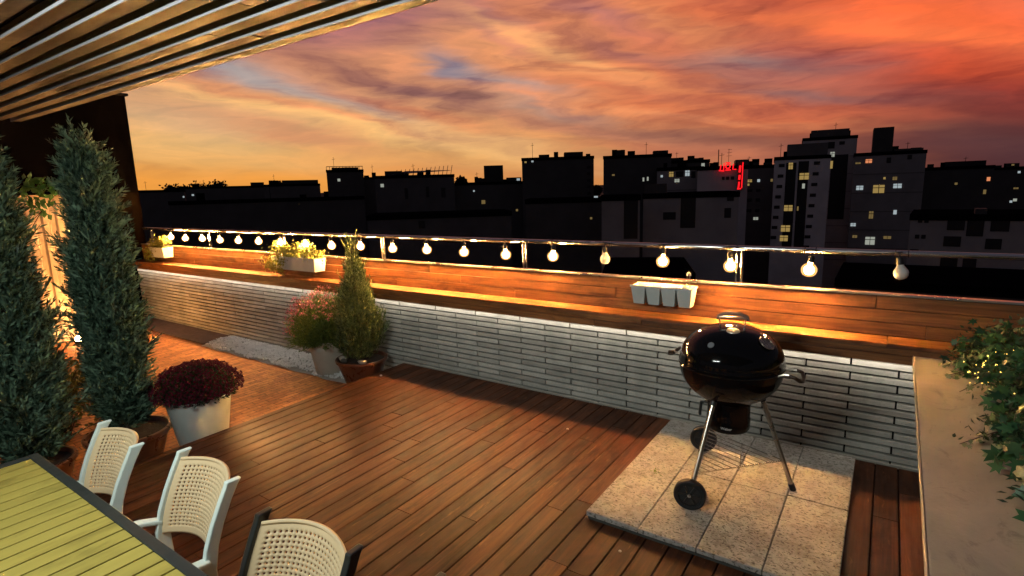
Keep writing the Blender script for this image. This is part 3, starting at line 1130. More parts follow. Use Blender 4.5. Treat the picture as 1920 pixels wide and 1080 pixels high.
def make_chair(name, label, fm, loc, rz):
    t = thing(name, label, 'chair', loc, rz, 'cane-backed armchairs along the dining table')
    # cane back with real holes, bowed away from the table
    nx, nz = 45, 39
    hw = .184
    Vv = []
    for j in range(nz + 1):
        for i in range(nx + 1):
            uu = -1 + 2 * i / nx
            tt = j / nz
            zt = .836 + .012 * (1 - uu * uu)
            zb = .575 + .018 * (1 - uu * uu)
            z = zb + (zt - zb) * tt
            lean = LEAN(z)
            Vv.append((uu * hw, lean - .008 + .062 * (1 - uu * uu), z))
    Ff = []
    for j in range(nz):
        for i in range(nx):
            inside = 3 <= i < nx - 3 and 4 <= j < nz - 3
            if inside and (i % 2 == 1) and (j % 2 == 0):
                continue
            a = j * (nx + 1) + i
            Ff.append((a, a + 1, a + nx + 2, a + nx + 1))
    s = MB(); s.add(Vv, Ff)
    o = s.build('backrest', M_CREAM, t, smooth=True)
    md = o.modifiers.new('thick', 'SOLIDIFY'); md.thickness = .006; md.offset = 0
    # raised rims round the cane panel
    s = MB()
    s.tube([(-hw + .004 + 2 * (hw - .004) * k / 24, LEAN(.836) - .008 + .062 * (1 - (2 * k / 24 - 1) ** 2), .834 + .012 * (1 - (2 * k / 24 - 1) ** 2)) for k in range(25)], .0065, 8)
    s.build('top_rim', M_CREAM, t, smooth=True)
    for sx in (-1, 1):
        s = MB()
        zs = [.862, .846, .80, .73, .66, .58, .48, .38, .25, .12, .002]
        path = []
        for z in zs:
            y = LEAN(z) if z >= .56 else .085 * ((.56 - z) / .56) ** 1.6
            path.append(Vector((sx * .192, y, z)))
        # flat section post: width along y .05, thickness .022, deeper at the middle
        vs, fs = [], []
        for k, p in enumerate(path):
            wdt = [.050, .042, .040, .040, .042, .046, .048, .048, .044, .040, .034][k]
            for (a, b_) in ((-1, -1), (1, -1), (1, 1), (-1, 1)):
                vs.append((p.x + a * .0115, p.y + b_ * wdt * .5 - .004, p.z))
        for k in range(len(path) - 1):
            for c_ in range(4):
                a = k * 4 + c_; b2 = k * 4 + (c_ + 1) % 4
                fs.append((a, b2, b2 + 4, a + 4))
        fs.append((3, 2, 1, 0)); n0 = (len(path) - 1) * 4
        fs.append((n0, n0 + 1, n0 + 2, n0 + 3))
        s.add(vs, fs)
        o = s.build('back_post', fm, t)
        bv = o.modifiers.new('bev', 'BEVEL'); bv.width = .004; bv.segments = 2
        # armrest and front leg
        s = MB()
        ap = [(sx * .198, .0, .618), (sx * .212, -.06, .632), (sx * .222, -.16, .640), (sx * .226, -.28, .636), (sx * .226, -.37, .622), (sx * .225, -.405, .595)]
        vs, fs = [], []
        for p in ap:
            for (a, b_) in ((-1, -1), (1, -1), (1, 1), (-1, 1)):
                vs.append((p[0] + a * .021, p[1], p[2] + b_ * .009))
        for k in range(len(ap) - 1):
            for c_ in range(4):
                a = k * 4 + c_; b2 = k * 4 + (c_ + 1) % 4
                fs.append((a, b2, b2 + 4, a + 4))
        fs.append((3, 2, 1, 0)); n0 = (len(ap) - 1) * 4
        fs.append((n0, n0 + 1, n0 + 2, n0 + 3))
        s.add(vs, fs)
        o = s.build('armrest', fm, t)
        bv = o.modifiers.new('bev', 'BEVEL'); bv.width = .005; bv.segments = 2
        s = MB(); s.tube([(sx * .225, -.405, .60), (sx * .222, -.41, .42), (sx * .226, -.43, .002)], [.014, .018, .014], 8)
        s.build('leg', fm, t, smooth=True)
    s = MB(); s.box(-.205, .205, -.43, .01, .425, .445, c=.006)
    s.build('seat', M_CREAM, t)
    s = MB(); s.box(-.20, .20, -.425, .005, .395, .4245, c=.004)
    s.build('seat_frame', fm, t)
    return t


M_WPOST = mat('white_chair', (0.60, 0.68, 0.64), 0.4, var=.04)
M_BPOST = mat('black_chair', (0.015, 0.018, 0.018), 0.35, var=.1)
make_chair('dining_chair', 'white-framed cane armchair nearest the brown cypress pot', M_WPOST, (1.665, -3.305, 0.001), R(-4))
make_chair('dining_chair', 'white-framed cane armchair between the other white one and the black-framed chair', M_WPOST, (2.258, -3.250, 0.001), R(-3.5))
make_chair('dining_chair', 'black-framed cane armchair whose perforated cane back meets the bottom picture edge', M_BPOST, (2.925, -3.300, 0.001), R(4))
make_chair('dining_chair', 'black-framed armchair almost wholly below the picture, only a post tip showing', M_BPOST, (3.57, -3.245, 0.001), R(2))


# ================================================================== POTS AND PLANTS
def pot(name, r_rim, r_base, h, material, rim_h=.03, rim_o=.012, parent=None, n=48, smooth=True, soil=True):
    s = MB()
    s.lathe([(.0001, 0), (r_base, 0), (r_base + .006, .006), (r_rim - .004, h - rim_h), (r_rim + rim_o - .002, h - rim_h + .003), (r_rim + rim_o, h - .006), (r_rim + rim_o - .004, h),
             (r_rim - .008, h), (r_rim - .014, h - .02), (r_base * .9, .02)], n)
    o = s.build(name, material, parent, smooth=True)
    if soil:
        s = MB()
        rs = r_rim - .013
        s.lathe([(.0001, h - .018), (rs * .5, h - .022), (rs, h - .032)], 32)
        s.build('soil', M_SOIL, parent, smooth=True)
    return o


M_CYP = leafmat('cypress_foliage', (0.020, 0.052, 0.032), (0.20, 0.33, 0.22), .5, .15, 14.0, .32, .70)
M_GOLD = leafmat('gold_cypress_foliage', (0.025, 0.055, 0.018), (0.21, 0.26, 0.09), .5, .2, 18.0, .32, .70)


def cypress(parent, H0, H1, radf, lean, n_sprays, mat_, blade=.05, wd=.011, up=1.2, seed=1, nb=16, dense=1.0):
    """sprays are small flat fans of scale-leaf twigs pointing up and out"""
    g = np.random.default_rng(seed)
    # height distribution by radius
    hs = np.linspace(0, 1, 200)
    rr = np.array([radf(h) for h in hs]) + .02
    cdf = np.cumsum(rr ** 1.3); cdf /= cdf[-1]
    h = np.interp(g.random(n_sprays), cdf, hs)
    az = g.random(n_sprays) * 2 * np.pi
    # lumpy silhouette
    lump = 1 + .20 * np.sin(az * 3 + h * 17 + seed) * np.sin(h * 31 + az * 2) + .13 * np.sin(az * 5 - h * 43) + g.normal(0, .09, n_sprays)
    Rr = np.interp(h, hs, rr) * lump
    depth = g.choice([0.72, 0.9, .45], n_sprays, p=[.5, .3, .2]) * (1 + g.normal(0, .07, n_sprays))
    r0 = Rr * depth
    z = H0 + (H1 - H0) * h
    lx, ly = lean
    O = np.stack([r0 * np.cos(az) + lx * h, r0 * np.sin(az) + ly * h, z - .06], 1)
    out = np.stack([np.cos(az), np.sin(az), np.zeros_like(az)], 1)
    D = unit(out * (.55 + .35 * g.random((n_sprays, 1))) + np.array([0, 0, up]) + g.normal(0, .28, (n_sprays, 3)))
    Ls = .13 * (1 + g.normal(0, .25, n_sprays)).clip(.4, 1.7) * (blade / .05)
    side = unit(np.cross(D, g.normal(size=D.shape)))
    P_, D_, L_, W_ = [], [], [], []
    for k in range(nb):
        t = (k + .5) / nb
        sg = 1 if k % 2 else -1
        base = O + D * (Ls * t)[:, None]
        dd = unit(D * .75 + side * sg * (.75 - .4 * t) + g.normal(0, .16, D.shape))
        P_.append(base); D_.append(dd)
        L_.append(Ls * (.42 - .22 * t) * (1 + g.normal(0, .2, n_sprays)).clip(.4, 2))
        W_.append(np.full(n_sprays, wd) * (1 + g.normal(0, .2, n_sprays)).clip(.5, 1.6))
    P_.append(O); D_.append(D); L_.append(Ls * 1.15); W_.append(np.full(n_sprays, wd * .9))
    V, Q = blades(np.concatenate(P_), np.concatenate(D_), np.concatenate(L_), np.concatenate(W_), bend=.05)
    np_mesh('crown', V, Q, mat_, parent)
    s = MB(); s.tube([(0, 0, H0 - .22), (lx * .3, ly * .3, H0 + (H1 - H0) * .3), (lx * .9, ly * .9, H0 + (H1 - H0) * .9)], [.022, .018, .005], 8)
    s.build('trunk', M_BARK, parent, smooth=True)


# tall cypress in brown pot (second from left)
def r_tree2(h):
    return np.interp(h, [0, .08, .25, .45, .62, .66, .78, .9, 1.0], [.06, .095, .115, .12, .10, .07, .07, .045, .0])


t = thing('potted_cypress', 'tall dark green cypress in a brown pot, the fuller one right of the lit fence', 'potted tree', (-.44, -2.46, FLZ), 0, 'tall cypresses in brown pots')
pot('pot', .27, .19, .26, M_TERRA, parent=t, rim_h=.035, rim_o=.018)
cypress(t, .34, 2.44, r_tree2, (-.13, .03), 2600, M_CYP, blade=.058, wd=.014, seed=3)


def r_tree1(h):
    return np.interp(h, [0, .1, .3, .5, .7, .85, 1.0], [.10, .14, .15, .13, .09, .05, .0])


t = thing('potted_cypress', 'tall dark blue-green cypress in a brown pot, cut off by the left picture edge', 'potted tree', (-.40, -3.03, FLZ), 0, 'tall cypresses in brown pots')
pot('pot', .215, .15, .27, M_TERRA, parent=t, rim_h=.03, rim_o=.015)
cypress(t, .32, 2.60, r_tree1, (-.07, -.02), 2300, M_CYP, blade=.058, wd=.014, seed=9)


# small golden cypress in terracotta bowl
def r_small(h):
    return np.interp(h, [0, .06, .2, .35, .5, .68, .85, 1], [.09, .155, .20, .185, .135, .070, .022, .0])


t = thing('potted_cypress', 'small yellow-green conical cypress in a wide terracotta bowl at the deck corner', 'potted tree', (-.265, -.345, FLZ + .0))
pot('pot', .255, .165, .285, M_TERRA, parent=t, rim_h=.03, rim_o=.014)
cypress(t, .34, 1.55, r_small, (-.03, 0), 1500, M_GOLD, blade=.042, wd=.009, up=2.2, seed=21, nb=14)
for (sx, sy, sr, lab) in ((-.15, -.12, .045, 'large pale rock lying on the soil of the terracotta bowl, left of the trunk'),
                          (-.07, -.17, .032, 'small dark rock lying at the front of the terracotta bowl'),
                          (.13, -.10, .036, 'pale rock on the right side of the terracotta bowl')):
    bm = bmesh.new(); bmesh.ops.create_icosphere(bm, subdivisions=3, radius=1)
    for p in bm.verts:
        k = 1 + .16 * math.sin(p.co.x * 3.1 + sx * 40) + .12 * math.sin(p.co.y * 4.3 + sy * 30) + .06 * math.sin(p.co.z * 7)
        p.co = Vector((p.co.x * sr * 1.3 * k, p.co.y * sr * k, p.co.z * sr * .62 * k))
    me = bpy.data.meshes.new('rock'); bm.to_mesh(me); bm.free()
    o = link_mesh('rock', me, mat('rock_pale', (0.42, 0.36, 0.29), .8, bump=.6, var=.3) if 'pale' in lab else mat('rock_dark', (.10, .08, .06), .8, bump=.6), None, True, (-.265 + sx, -.345 + sy, FLZ + .285 - .003))
    tag(o, lab, 'rock')

# beige pot with pink flowering bush
t = thing('potted_bush', 'round green bush with pink blossoms in a plain beige pot on pebbles', 'potted plant', (-.82, -.33, FLZ + .035))
pot('pot', .205, .150, .38, M_POTBEIGE, parent=t, rim_h=.10, rim_o=.010)
g = np.random.default_rng(5)
NS = 1500
az = g.random(NS) * 2 * np.pi; el = np.arccos(g.random(NS) * 1.15 - .15)
Rb = .42 * (1 + g.normal(0, .10, NS)) * np.where(np.cos(az - 3.4) > 0, 1.10, .95)
tip = np.stack([Rb * np.sin(el) * np.cos(az), Rb * np.sin(el) * np.sin(az) * .85, .42 + Rb * np.cos(el) * 1.02], 1)
tip[:, 1] = np.minimum(tip[:, 1], .245)
basep = np.stack([tip[:, 0] * .18, tip[:, 1] * .18, np.full(NS, .34)], 1)
P_, D_, L_, W_ = [], [], [], []
for k in range(16):
    tt = .30 + .66 * (k + g.random(NS)) / 16
    b = basep + (tip - basep) * tt[:, None]
    P_.append(b); D_.append(unit(tip - basep) + g.normal(0, .55, (NS, 3))); L_.append(np.full(NS, .042) * (1 + g.normal(0, .3, NS)).clip(.3, 2)); W_.append(np.full(NS, .0075))
P_.append(basep); D_.append(tip - basep); L_.append(np.linalg.norm(tip - basep, axis=1)); W_.append(np.full(NS, .003))
V, Q = blades(np.concatenate(P_), np.concatenate(D_), np.concatenate(L_), np.concatenate(W_))
np_mesh('foliage', V, Q, leafmat('bush_leaf', (0.06, 0.12, 0.025), (0.24, 0.32, 0.07)), t)
sel = (tip[:, 2] > .66) & (g.random(NS) < .40) | ((np.cos(az - 3.6) > .55) & (g.random(NS) < .35) & (tip[:, 2] > .46))
TP = tip[sel]
P_ = np.repeat(TP, 9, 0) + g.normal(0, .010, (len(TP) * 9, 3)); D_ = g.normal(0, 1, P_.shape) + np.array([0, 0, .6])
V, Q = blades(P_, D_, np.full(len(P_), .017), np.full(len(P_), .010))
np_mesh('blossoms', V, Q, leafmat('pink_blossom', (0.60, 0.10, 0.17), (0.88, 0.36, 0.42), .6, .3), t)

# white pot with dark red chrysanthemum
t = thing('potted_chrysanthemum', 'dome of dark burgundy chrysanthemums in a tapered white pot beside the deck edge', 'potted plant', (-.235, -2.02, FLZ))
pot('pot', .240, .165, .44, M_POTWHITE, parent=t, rim_h=.012, rim_o=.003)
g = np.random.default_rng(8)
NF = 620
i_ = np.arange(NF) + .5
el = np.arccos(1 - 1.0 * i_ / NF); az = np.pi * (1 + 5 ** .5) * i_
el = el * 1.02
nrm = np.stack([np.sin(el) * np.cos(az), np.sin(el) * np.sin(az), np.cos(el)], 1)
ctrp = nrm * np.array([.315, .315, .215]) * (1 + g.normal(0, .035, (NF, 1))) + np.array([0, 0, .475])
PET = 22
Pp = np.repeat(ctrp, PET, 0); Nn = np.repeat(unit(nrm + g.normal(0, .18, nrm.shape)), PET, 0)
rd = g.normal(size=Pp.shape); tang = unit(rd - (rd * Nn).sum(1, keepdims=True) * Nn)
Dd = tang * g.uniform(.5, 1.0, (len(Pp), 1)) + Nn * g.uniform(.15, .9, (len(Pp), 1))
V, Q = blades(Pp, Dd, g.uniform(.014, .023, len(Pp)), np.full(len(Pp), .0065), bend=.1)
np_mesh('blossoms', V, Q, leafmat('burgundy_petal', (0.050, 0.004, 0.012), (0.19, 0.012, 0.035), .6, .1), t)
NL = 5200
el = np.arccos(g.random(NL) * 1.3 - .3); az = g.random(NL) * 2 * np.pi
rr_ = g.uniform(.45, .97, NL)
Pl = np.stack([np.sin(el) * np.cos(az) * .285 * rr_, np.sin(el) * np.sin(az) * .285 * rr_, .465 + np.cos(el) * .20 * rr_], 1)
Pl = Pl[(Pl[:, 2] > .425)]
V, Q = blades(Pl, Pl - np.array([0, 0, .4]) + g.normal(0, .12, Pl.shape), g.uniform(.025, .045, len(Pl)), np.full(len(Pl), .014))
np_mesh('foliage', V, Q, leafmat('mum_leaf', (0.018, 0.034, 0.016), (0.05, 0.09, 0.04)), t)


def leafy(parent, name, centers, n, spread, leaf, mat_, seed, wdr=.6, up=.5, zmin=None):
    g = np.random.default_rng(seed)
    c = np.array(centers)
    idx = g.integers(0, len(c), n)
    P = c[idx] + g.normal(0, 1, (n, 3)) * np.array(spread)
    if zmin is not None:
        P[:, 2] = np.maximum(P[:, 2], zmin + g.random(n) * .02)
    D = g.normal(0, .8, (n, 3)) + np.array([0, 0, up])
    V, Q = blades(P, D, leaf * g.uniform(.6, 1.3, n), leaf * wdr * g.uniform(.6, 1.2, n), bend=.08)
    return np_mesh(name, V, Q, mat_, parent)


M_YG = leafmat('yellow_green_leaf', (0.20, 0.24, 0.05), (0.46, 0.44, 0.10), .5, .3)
# hanging white trough with yellow green foliage
for (x0, x1, lab, seed, nleaf) in ((-2.20, -1.32, 'white trough planter with frothy yellow-green foliage hung on the bench back', 31, 2600),
                                   (-5.62, -5.15, 'small white pot of yellow-green leaves hung on the bench back by the tower wall', 32, 1300)):
    cx = (x0 + x1) / 2; hw = (x1 - x0) / 2
    t = thing('hanging_planter', lab, 'planter', (cx, .02, 1.0))
    s = MB()
    vs = [(-hw * .93, -.065, -.085), (hw * .93, -.065, -.085), (hw * .93, .075, -.085), (-hw * .93, .075, -.085),
          (-hw, -.085, .075), (hw, -.085, .075), (hw, .082, .075), (-hw, .082, .075),
          (-hw + .01, -.075, .075), (hw - .01, -.075, .075), (hw - .01, .072, .075), (-hw + .01, .072, .075),
          (-hw * .9, -.055, -.06), (hw * .9, -.055, -.06), (hw * .9, .06, -.06), (-hw * .9, .06, -.06)]
    fs = [(3, 2, 1, 0), (0, 1, 5, 4), (1, 2, 6, 5), (2, 3, 7, 6), (3, 0, 4, 7), (4, 5, 9, 8), (5, 6, 10, 9), (6, 7, 11, 10), (7, 4, 8, 11),
          (8, 9, 13, 12), (9, 10, 14, 13), (10, 11, 15, 14), (11, 8, 12, 15), (12, 13, 14, 15)]
    s.add(vs, fs)
    o = s.build('trough', M_WHITE, t)
    for hx in (-hw * .7, hw * .7):
        s = MB(); s.tube([(hx, .083, .05), (hx, .088, .088), (hx, .100, .100), (hx, .135, .101)], .003, 6)
        s.build('hook', M_STEEL, t, smooth=True)
    cs = [(xx, 0, .10 + .05 * math.sin(xx * 13) + .03) for xx in np.linspace(-hw * .95, hw * .85, 14)]
    cs += [(-hw * 1.0, -.07, .0), (-hw * 1.05, -.06, -.05), (-hw * .5, -.1, .02), (-hw * .62, -.1, -.09), (-hw * 1.2, -.05, .0)]
    leafy(t, 'foliage', cs, nleaf, (.045, .045, .038), .030, M_YG, seed, .65, .8)

# four-cup white planter with tongs
t = thing('hanging_planter', 'empty mint-white planter of four joined cups hung on the bench back above the grill', 'planter', (2.845, .022, .985))
cw = .118
for k in range(4):
    cx = (k - 1.5) * cw
    s = MB()
    a, b_ = cw * .5 - .001, cw * .36
    vs = [(cx - b_, -.050, -.075), (cx + b_, -.050, -.075), (cx + b_, .045, -.075), (cx - b_, .045, -.075),
          (cx - a, -.075, .070), (cx + a, -.075, .070), (cx + a, .070, .070), (cx - a, .070, .070),
          (cx - a + .005, -.069, .070), (cx + a - .005, -.069, .070), (cx + a - .005, .064, .070), (cx - a + .005, .064, .070),
          (cx - b_ + .004, -.045, -.068), (cx + b_ - .004, -.045, -.068), (cx + b_ - .004, .04, -.068), (cx - b_ + .004, .04, -.068)]
    s.add(vs, fs)
    o = s.build('cup', M_WHITE, t)
    bv = o.modifiers.new('bev', 'BEVEL'); bv.width = .003; bv.segments = 2
s = MB()
s.box(-cw * 2 - .004, cw * 2 + .004, -.080, -.0755, .058, .076, c=.002)
s.box(-cw * 2 - .004, cw * 2 + .004, .0705, .075, .058, .076, c=.002)
s.build('rim_band', M_WHITE, t)
for hx in (-.15, .15):
    s = MB(); s.tube([(hx, .076, .05), (hx, .086, .088), (hx, .095, .112), (hx, .135, .114)], .003, 6)
    s.build('hook', M_STEEL, t, smooth=True)
t = thing('tongs', 'steel grill tongs standing upright in the right cup of the four-cup planter', 'tongs', (3.035, .02, .918))
s = MB()
s.tube([(-.038, 0, 0), (-.028, 0, .10), (-.008, 0, .225), (0, 0, .245)], .0035, 8)
s.build('arm', M_STEEL, t, smooth=True)
s = MB()
s.tube([(.006, .004, 0), (.010, .003, .10), (.008, 0, .225), (.0, 0, .245)], .0035, 8)
s.build('arm', M_STEEL, t, smooth=True)
s = MB(); s.tube([(-.012, 0, .228), (-.010, 0, .243), (0, 0, .252), (.010, 0, .243), (.012, 0, .228)], .0055, 8)
s.build('grip', M_WHITE, t, smooth=True)

# two small white clips on the bench back
for x, lab in ((-.93, 'small white clip on the bench back edge, left of the pair behind the little cypress'), (-.84, 'small white clip on the bench back edge, right of the pair behind the little cypress')):
    s = MB(); s.lathe([(.0001, -.02), (.014, -.016), (.019, 0), (.014, .016), (.0001, .022)], 14)
    s.box(-.006, .006, -.002, .020, .012, .040, c=.002)
    o = s.build('clip', M_WHITE, None, smooth=True, loc=(x, .085, 1.045)); tag(o, lab, 'clip')

# ivy on fence top: bright broad leaves
t = thing('climbing_vine', 'bright green broad-leaved vine draped over the top of the corrugated fence', 'vine', (-1.7, -2.28, 1.30))
g = np.random.default_rng(77)
cs = []
for (px_c, py_c) in ((45, 350), (58, 338), (72, 345), (90, 352), (50, 372), (66, 372), (84, 358), (98, 345), (140, 362), (150, 372), (62, 392), (78, 396), (10, 470), (6, 500), (4, 530), (30, 400), (40, 420)):
    p = at_depth(px_c, py_c, 5.35)
    cs.append((p.x + 1.7, p.y + 2.28, p.z - 1.30))
n = 150
idx = g.integers(0, len(cs), n)
P = np.array(cs)[idx] + g.normal(0, .035, (n, 3))
V, Q = blades(P, g.normal(0, 1, (n, 3)) + np.array([0, 0, -.2]), g.uniform(.07, .11, n), g.uniform(.045, .06, n), bend=.08)
np_mesh('leaves', V, Q, leafmat('vine_leaf', (0.05, 0.16, 0.04), (0.13, 0.34, 0.10), .35, .4), t)
s = MB()
for a, b_ in ((0, 2), (2, 7), (4, 5), (5, 10), (7, 8), (8, 9), (11, 13), (4, 15), (15, 16), (0, 4), (16, 11), (2, 3), (3, 6), (6, 5), (1, 0), (12, 10), (12, 13), (14, 13)):
    A_, B_ = Vector(cs[a]), Vector(cs[b_])
    s.tube([A_, (A_ + B_) / 2 + Vector((0, .01, -.02)), B_], .003, 5)
s.build('stem', M_BARK, t, smooth=True)

# low shrubs lit warm between the two cypresses
for (x, y, hh, lab, sd) in ((-1.45, -2.55, .50, 'low sparse shrub catching warm light in the gap between the two tall cypresses', 51),
                            (-2.2, -2.35, .42, 'low leafy shrub glowing orange at the foot of the corrugated fence', 52)):
    t = thing('shrub', lab, 'shrub', (x, y, FLZ))
    cs = [(random.gauss(0, .14), random.gauss(0, .14), random.uniform(.08, hh)) for _ in range(26)]
    leafy(t, 'leaves', cs, 700, (.06, .06, .06), .055, leafmat('shrub_leaf', (0.06, 0.08, 0.02), (0.18, 0.17, 0.05)), sd, .5, .6, zmin=.01)
    s = MB()
    for c in cs[:14]:
        s.tube([(0, 0, 0), (c[0] * .5, c[1] * .5, c[2] * .6), c], [.006, .004, .002], 5)
    s.build('stem', M_BARK, t, smooth=True)

# ------------------------------------------------------------------ ivy bush with fairy lights on the counter
IVY = [(0, 0), (.18, -.10), (.34, -.42), (.46, -.12), (.86, -.22), (.66, .0), (1.0, .22), (.62, .26), (.74, .62), (.44, .44), (.24, .62), (.12, .30)]
IVY = [(0, 0), (-.10, .26), (-.42, .30), (-.24, .50), (-.46, .80), (-.16, .72), (0, 1.12), (.16, .72), (.46, .80), (.24, .50), (.42, .30), (.10, .26)]


def ivy_leaves(name, P, size, mat_, parent, seed, face=None):
    g = np.random.default_rng(seed)
    n = len(P)
    base = np.array(IVY)
    D = unit(g.normal(0, 1, (n, 3)) + np.array([-.5, -.5, -.1]))
    Nn = unit(g.normal(0, .55, (n, 3)) + (np.array([-.35, -.65, .75]) if face is None else np.array(face)))
    S = unit(np.cross(D, Nn)); D = np.cross(Nn, S)
    sz = size * g.uniform(.55, 1.25, n)
    V = P[:, None, :] + (S[:, None, :] * base[None, :, 0:1] + D[:, None, :] * base[None, :, 1:2] + Nn[:, None, :] * (-.28 * (base[None, :, 0:1] ** 2) - .10 * base[None, :, 1:2] ** 2)) * sz[:, None, None]
    m_ = len(base)
    ctr_ = P + D * sz[:, None] * .42
    V = np.concatenate([V, ctr_[:, None, :]], 1).reshape(-1, 3)
    tri = []
    for k in range(m_):
        tri.append((k, (k + 1) % m_, m_))
    tri = np.array(tri)
    Q = (tri[None] + (np.arange(n) * (m_ + 1))[:, None, None]).reshape(-1, 3)
    return np_mesh(name, V, Q, mat_, parent)


M_IVY = leafmat('ivy_leaf', (0.012, 0.060, 0.026), (0.05, 0.15, 0.055), .38, .2)
M_IVY2 = leafmat('pale_trailing_leaf', (0.10, 0.15, 0.07), (0.26, 0.30, 0.15), .5, .25)
ivy = thing('ivy_garland', 'thick trailing ivy garland with fairy lights spilling over the stone counter', 'ivy', (4.95, -.9, .771))
g = np.random.default_rng(101)
cl = []
# clump positions given as world points over the counter
for (x, y, z, r_, nn) in ((4.74, -.20, .88, .06, 60), (4.84, -.30, .95, .08, 90), (4.80, -.50, .90, .07, 90), (4.88, -.65, .90, .09, 90), (4.79, -.80, .87, .06, 80), (4.86, -1.0, .87, .08, 90), (4.76, -1.05, .84, .045, 50),
                          (4.80, -1.30, .85, .07, 80), (4.72, -1.28, .82, .035, 30), (4.78, -1.55, .84, .07, 70), (4.76, -1.80, .83, .06, 60), (4.66, -.35, .82, .05, 40), (4.70, -.15, .82, .04, 20)):
    pts_ = np.array([x - 4.95, y + .9, z - .771]) + g.normal(0, 1, (nn, 3)) * np.array([r_, r_ * 1.1, r_ * .62])
    cl.append(pts_)
for k in range(90):       # sprays trailing to the left across the counter
    pass
P = np.concatenate(cl); P[:, 2] = np.maximum(P[:, 2], .012)
ivy_leaves('leaves', P, .062, M_IVY, ivy, 5)
st = MB(); P2 = []
trails = [((-.22, .66, .10), (-.32, .62, .06), (-.42, .56, .02)), ((-.22, .58, .06), (-.32, .50, .03), (-.41, .42, .012)), ((-.18, .72, .14), (-.28, .76, .12), (-.36, .78, .05)),
          ((-.2, .30, .08), (-.30, .24, .05), (-.38, .14, .02)), ((-.2, -.30, .06), (-.32, -.40, .04), (-.43, -.52, .015)), ((-.2, -.45, .05), (-.30, -.52, .03), (-.36, -.60, .012)),
          ((-.18, -.70, .06), (-.26, -.80, .05), (-.30, -.92, .02)), ((-.17, -.85, .06), (-.24, -.96, .04), (-.27, -1.06, .012)), ((-.15, .1, .1), (-.27, .02, .07), (-.33, -.06, .03)),
          ((-.1, .65, .2), (-.18, .72, .25), (-.24, .74, .22)), ((-.1, .6, .22), (-.08, .70, .28), (-.1, .76, .29)), ((-.15, .5, .14), (-.26, .5, .15), (-.33, .46, .10)), ((-.05, .5, .22), (.0, .55, .3), (.02, .6, .31))]
for tr_ in trails:
    a, b_, c = [Vector(q_) for q_ in tr_]
    pth = [a, a.lerp(b_, .6), b_, b_.lerp(c, .6), c]
    st.tube(pth, [.003, .0028, .0025, .002, .0015], 5)
    for k in range(16):
        tt = .15 + .85 * k / 16
        p = a.lerp(b_, tt * 2) if tt < .5 else b_.lerp(c, tt * 2 - 1)
        P2.append((p.x + random.gauss(0, .012), p.y + random.gauss(0, .012), max(p.z + random.gauss(0, .008), .004)))
st.build('stem', M_BARK, ivy, smooth=True)
ivy_leaves('trailing_leaves', np.array(P2), .030, M_IVY2, ivy, 6)
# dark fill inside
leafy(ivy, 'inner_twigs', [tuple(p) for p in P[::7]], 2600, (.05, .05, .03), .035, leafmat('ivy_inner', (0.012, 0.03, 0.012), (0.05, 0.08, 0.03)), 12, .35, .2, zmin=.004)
# fairy lights: clusters of tiny lit beads
M_FAIRY = emit('fairy_bead', (1.0, 0.62, 0.14), 3.6)
ico = bmesh.new(); bmesh.ops.create_icosphere(ico, subdivisions=1, radius=1)
iv = np.array([p.co[:] for p in ico.verts]); ifc = np.array([[q_.index for q_ in f_.verts] for f_ in ico.faces]); ico.free()
fl = thing('fairy_lights', 'string of tiny yellow fairy lights glowing inside the ivy garland', 'fairy lights', (4.95, -.9, .771))
pts_ = []
for (x, y, z, sx_, sy_, nn) in ((-.26, .42, .08, .035, .03, 40), (-.13, .42, .15, .05, .02, 60), (-.28, .30, .04, .03, .03, 20), (-.12, .0, .1, .07, .3, 14)):
    pts_.append(np.array([x, y, z]) + g.normal(0, 1, (nn, 3)) * np.array([sx_, sy_, .016]))
pts_ = np.concatenate(pts_); K = len(pts_)
V = iv[None] * .0028 * g.uniform(.7, 1.3, (K, 1, 1)) + pts_[:, None, :]
Fc = (ifc[None] + (np.arange(K) * len(iv))[:, None, None]).reshape(-1, 3)
tag(np_mesh('bead_cluster', V.reshape(-1, 3), Fc, M_FAIRY, fl, smooth=True), kind='stuff')
s = MB()
wp = [Vector(p) for p in pts_[:: 3]]
s.tube(wp, .0007, 4)
s.build('wire', M_BARK, fl)
# round dried seed head
t = thing('dried_seed_head', 'pale yellow ribbed round seed head tucked into the ivy above the counter', 'flower', (4.655, -1.76, .855))
s = MB()
vs, fs = [], []
for i in range(13):
    for k in range(32):
        a = math.pi * i / 12; b_ = 2 * math.pi * k / 32
        rr_ = .030 * (1 + .12 * math.cos(b_ * 8)) * (1 if True else 0)
        vs.append((rr_ * math.sin(a) * math.cos(b_), rr_ * math.sin(a) * math.sin(b_), .030 * math.cos(a)))
for i in range(12):
    for k in range(32):
        fs.append((i * 32 + k, i * 32 + (k + 1) % 32, (i + 1) * 32 + (k + 1) % 32, (i + 1) * 32 + k))
s.add(vs, fs, Matrix.Rotation(R(55), 4, 'X'))
s.build('pod', mat('seed_pod', (0.50, 0.46, 0.24), .6, var=.25, vscale=90), t, smooth=True)
s = MB(); s.tube([(0, 0, -.02), (.03, .0, -.05), (.09, .02, -.066)], .003, 6)
s.build('stem', M_BARK, t, smooth=True)

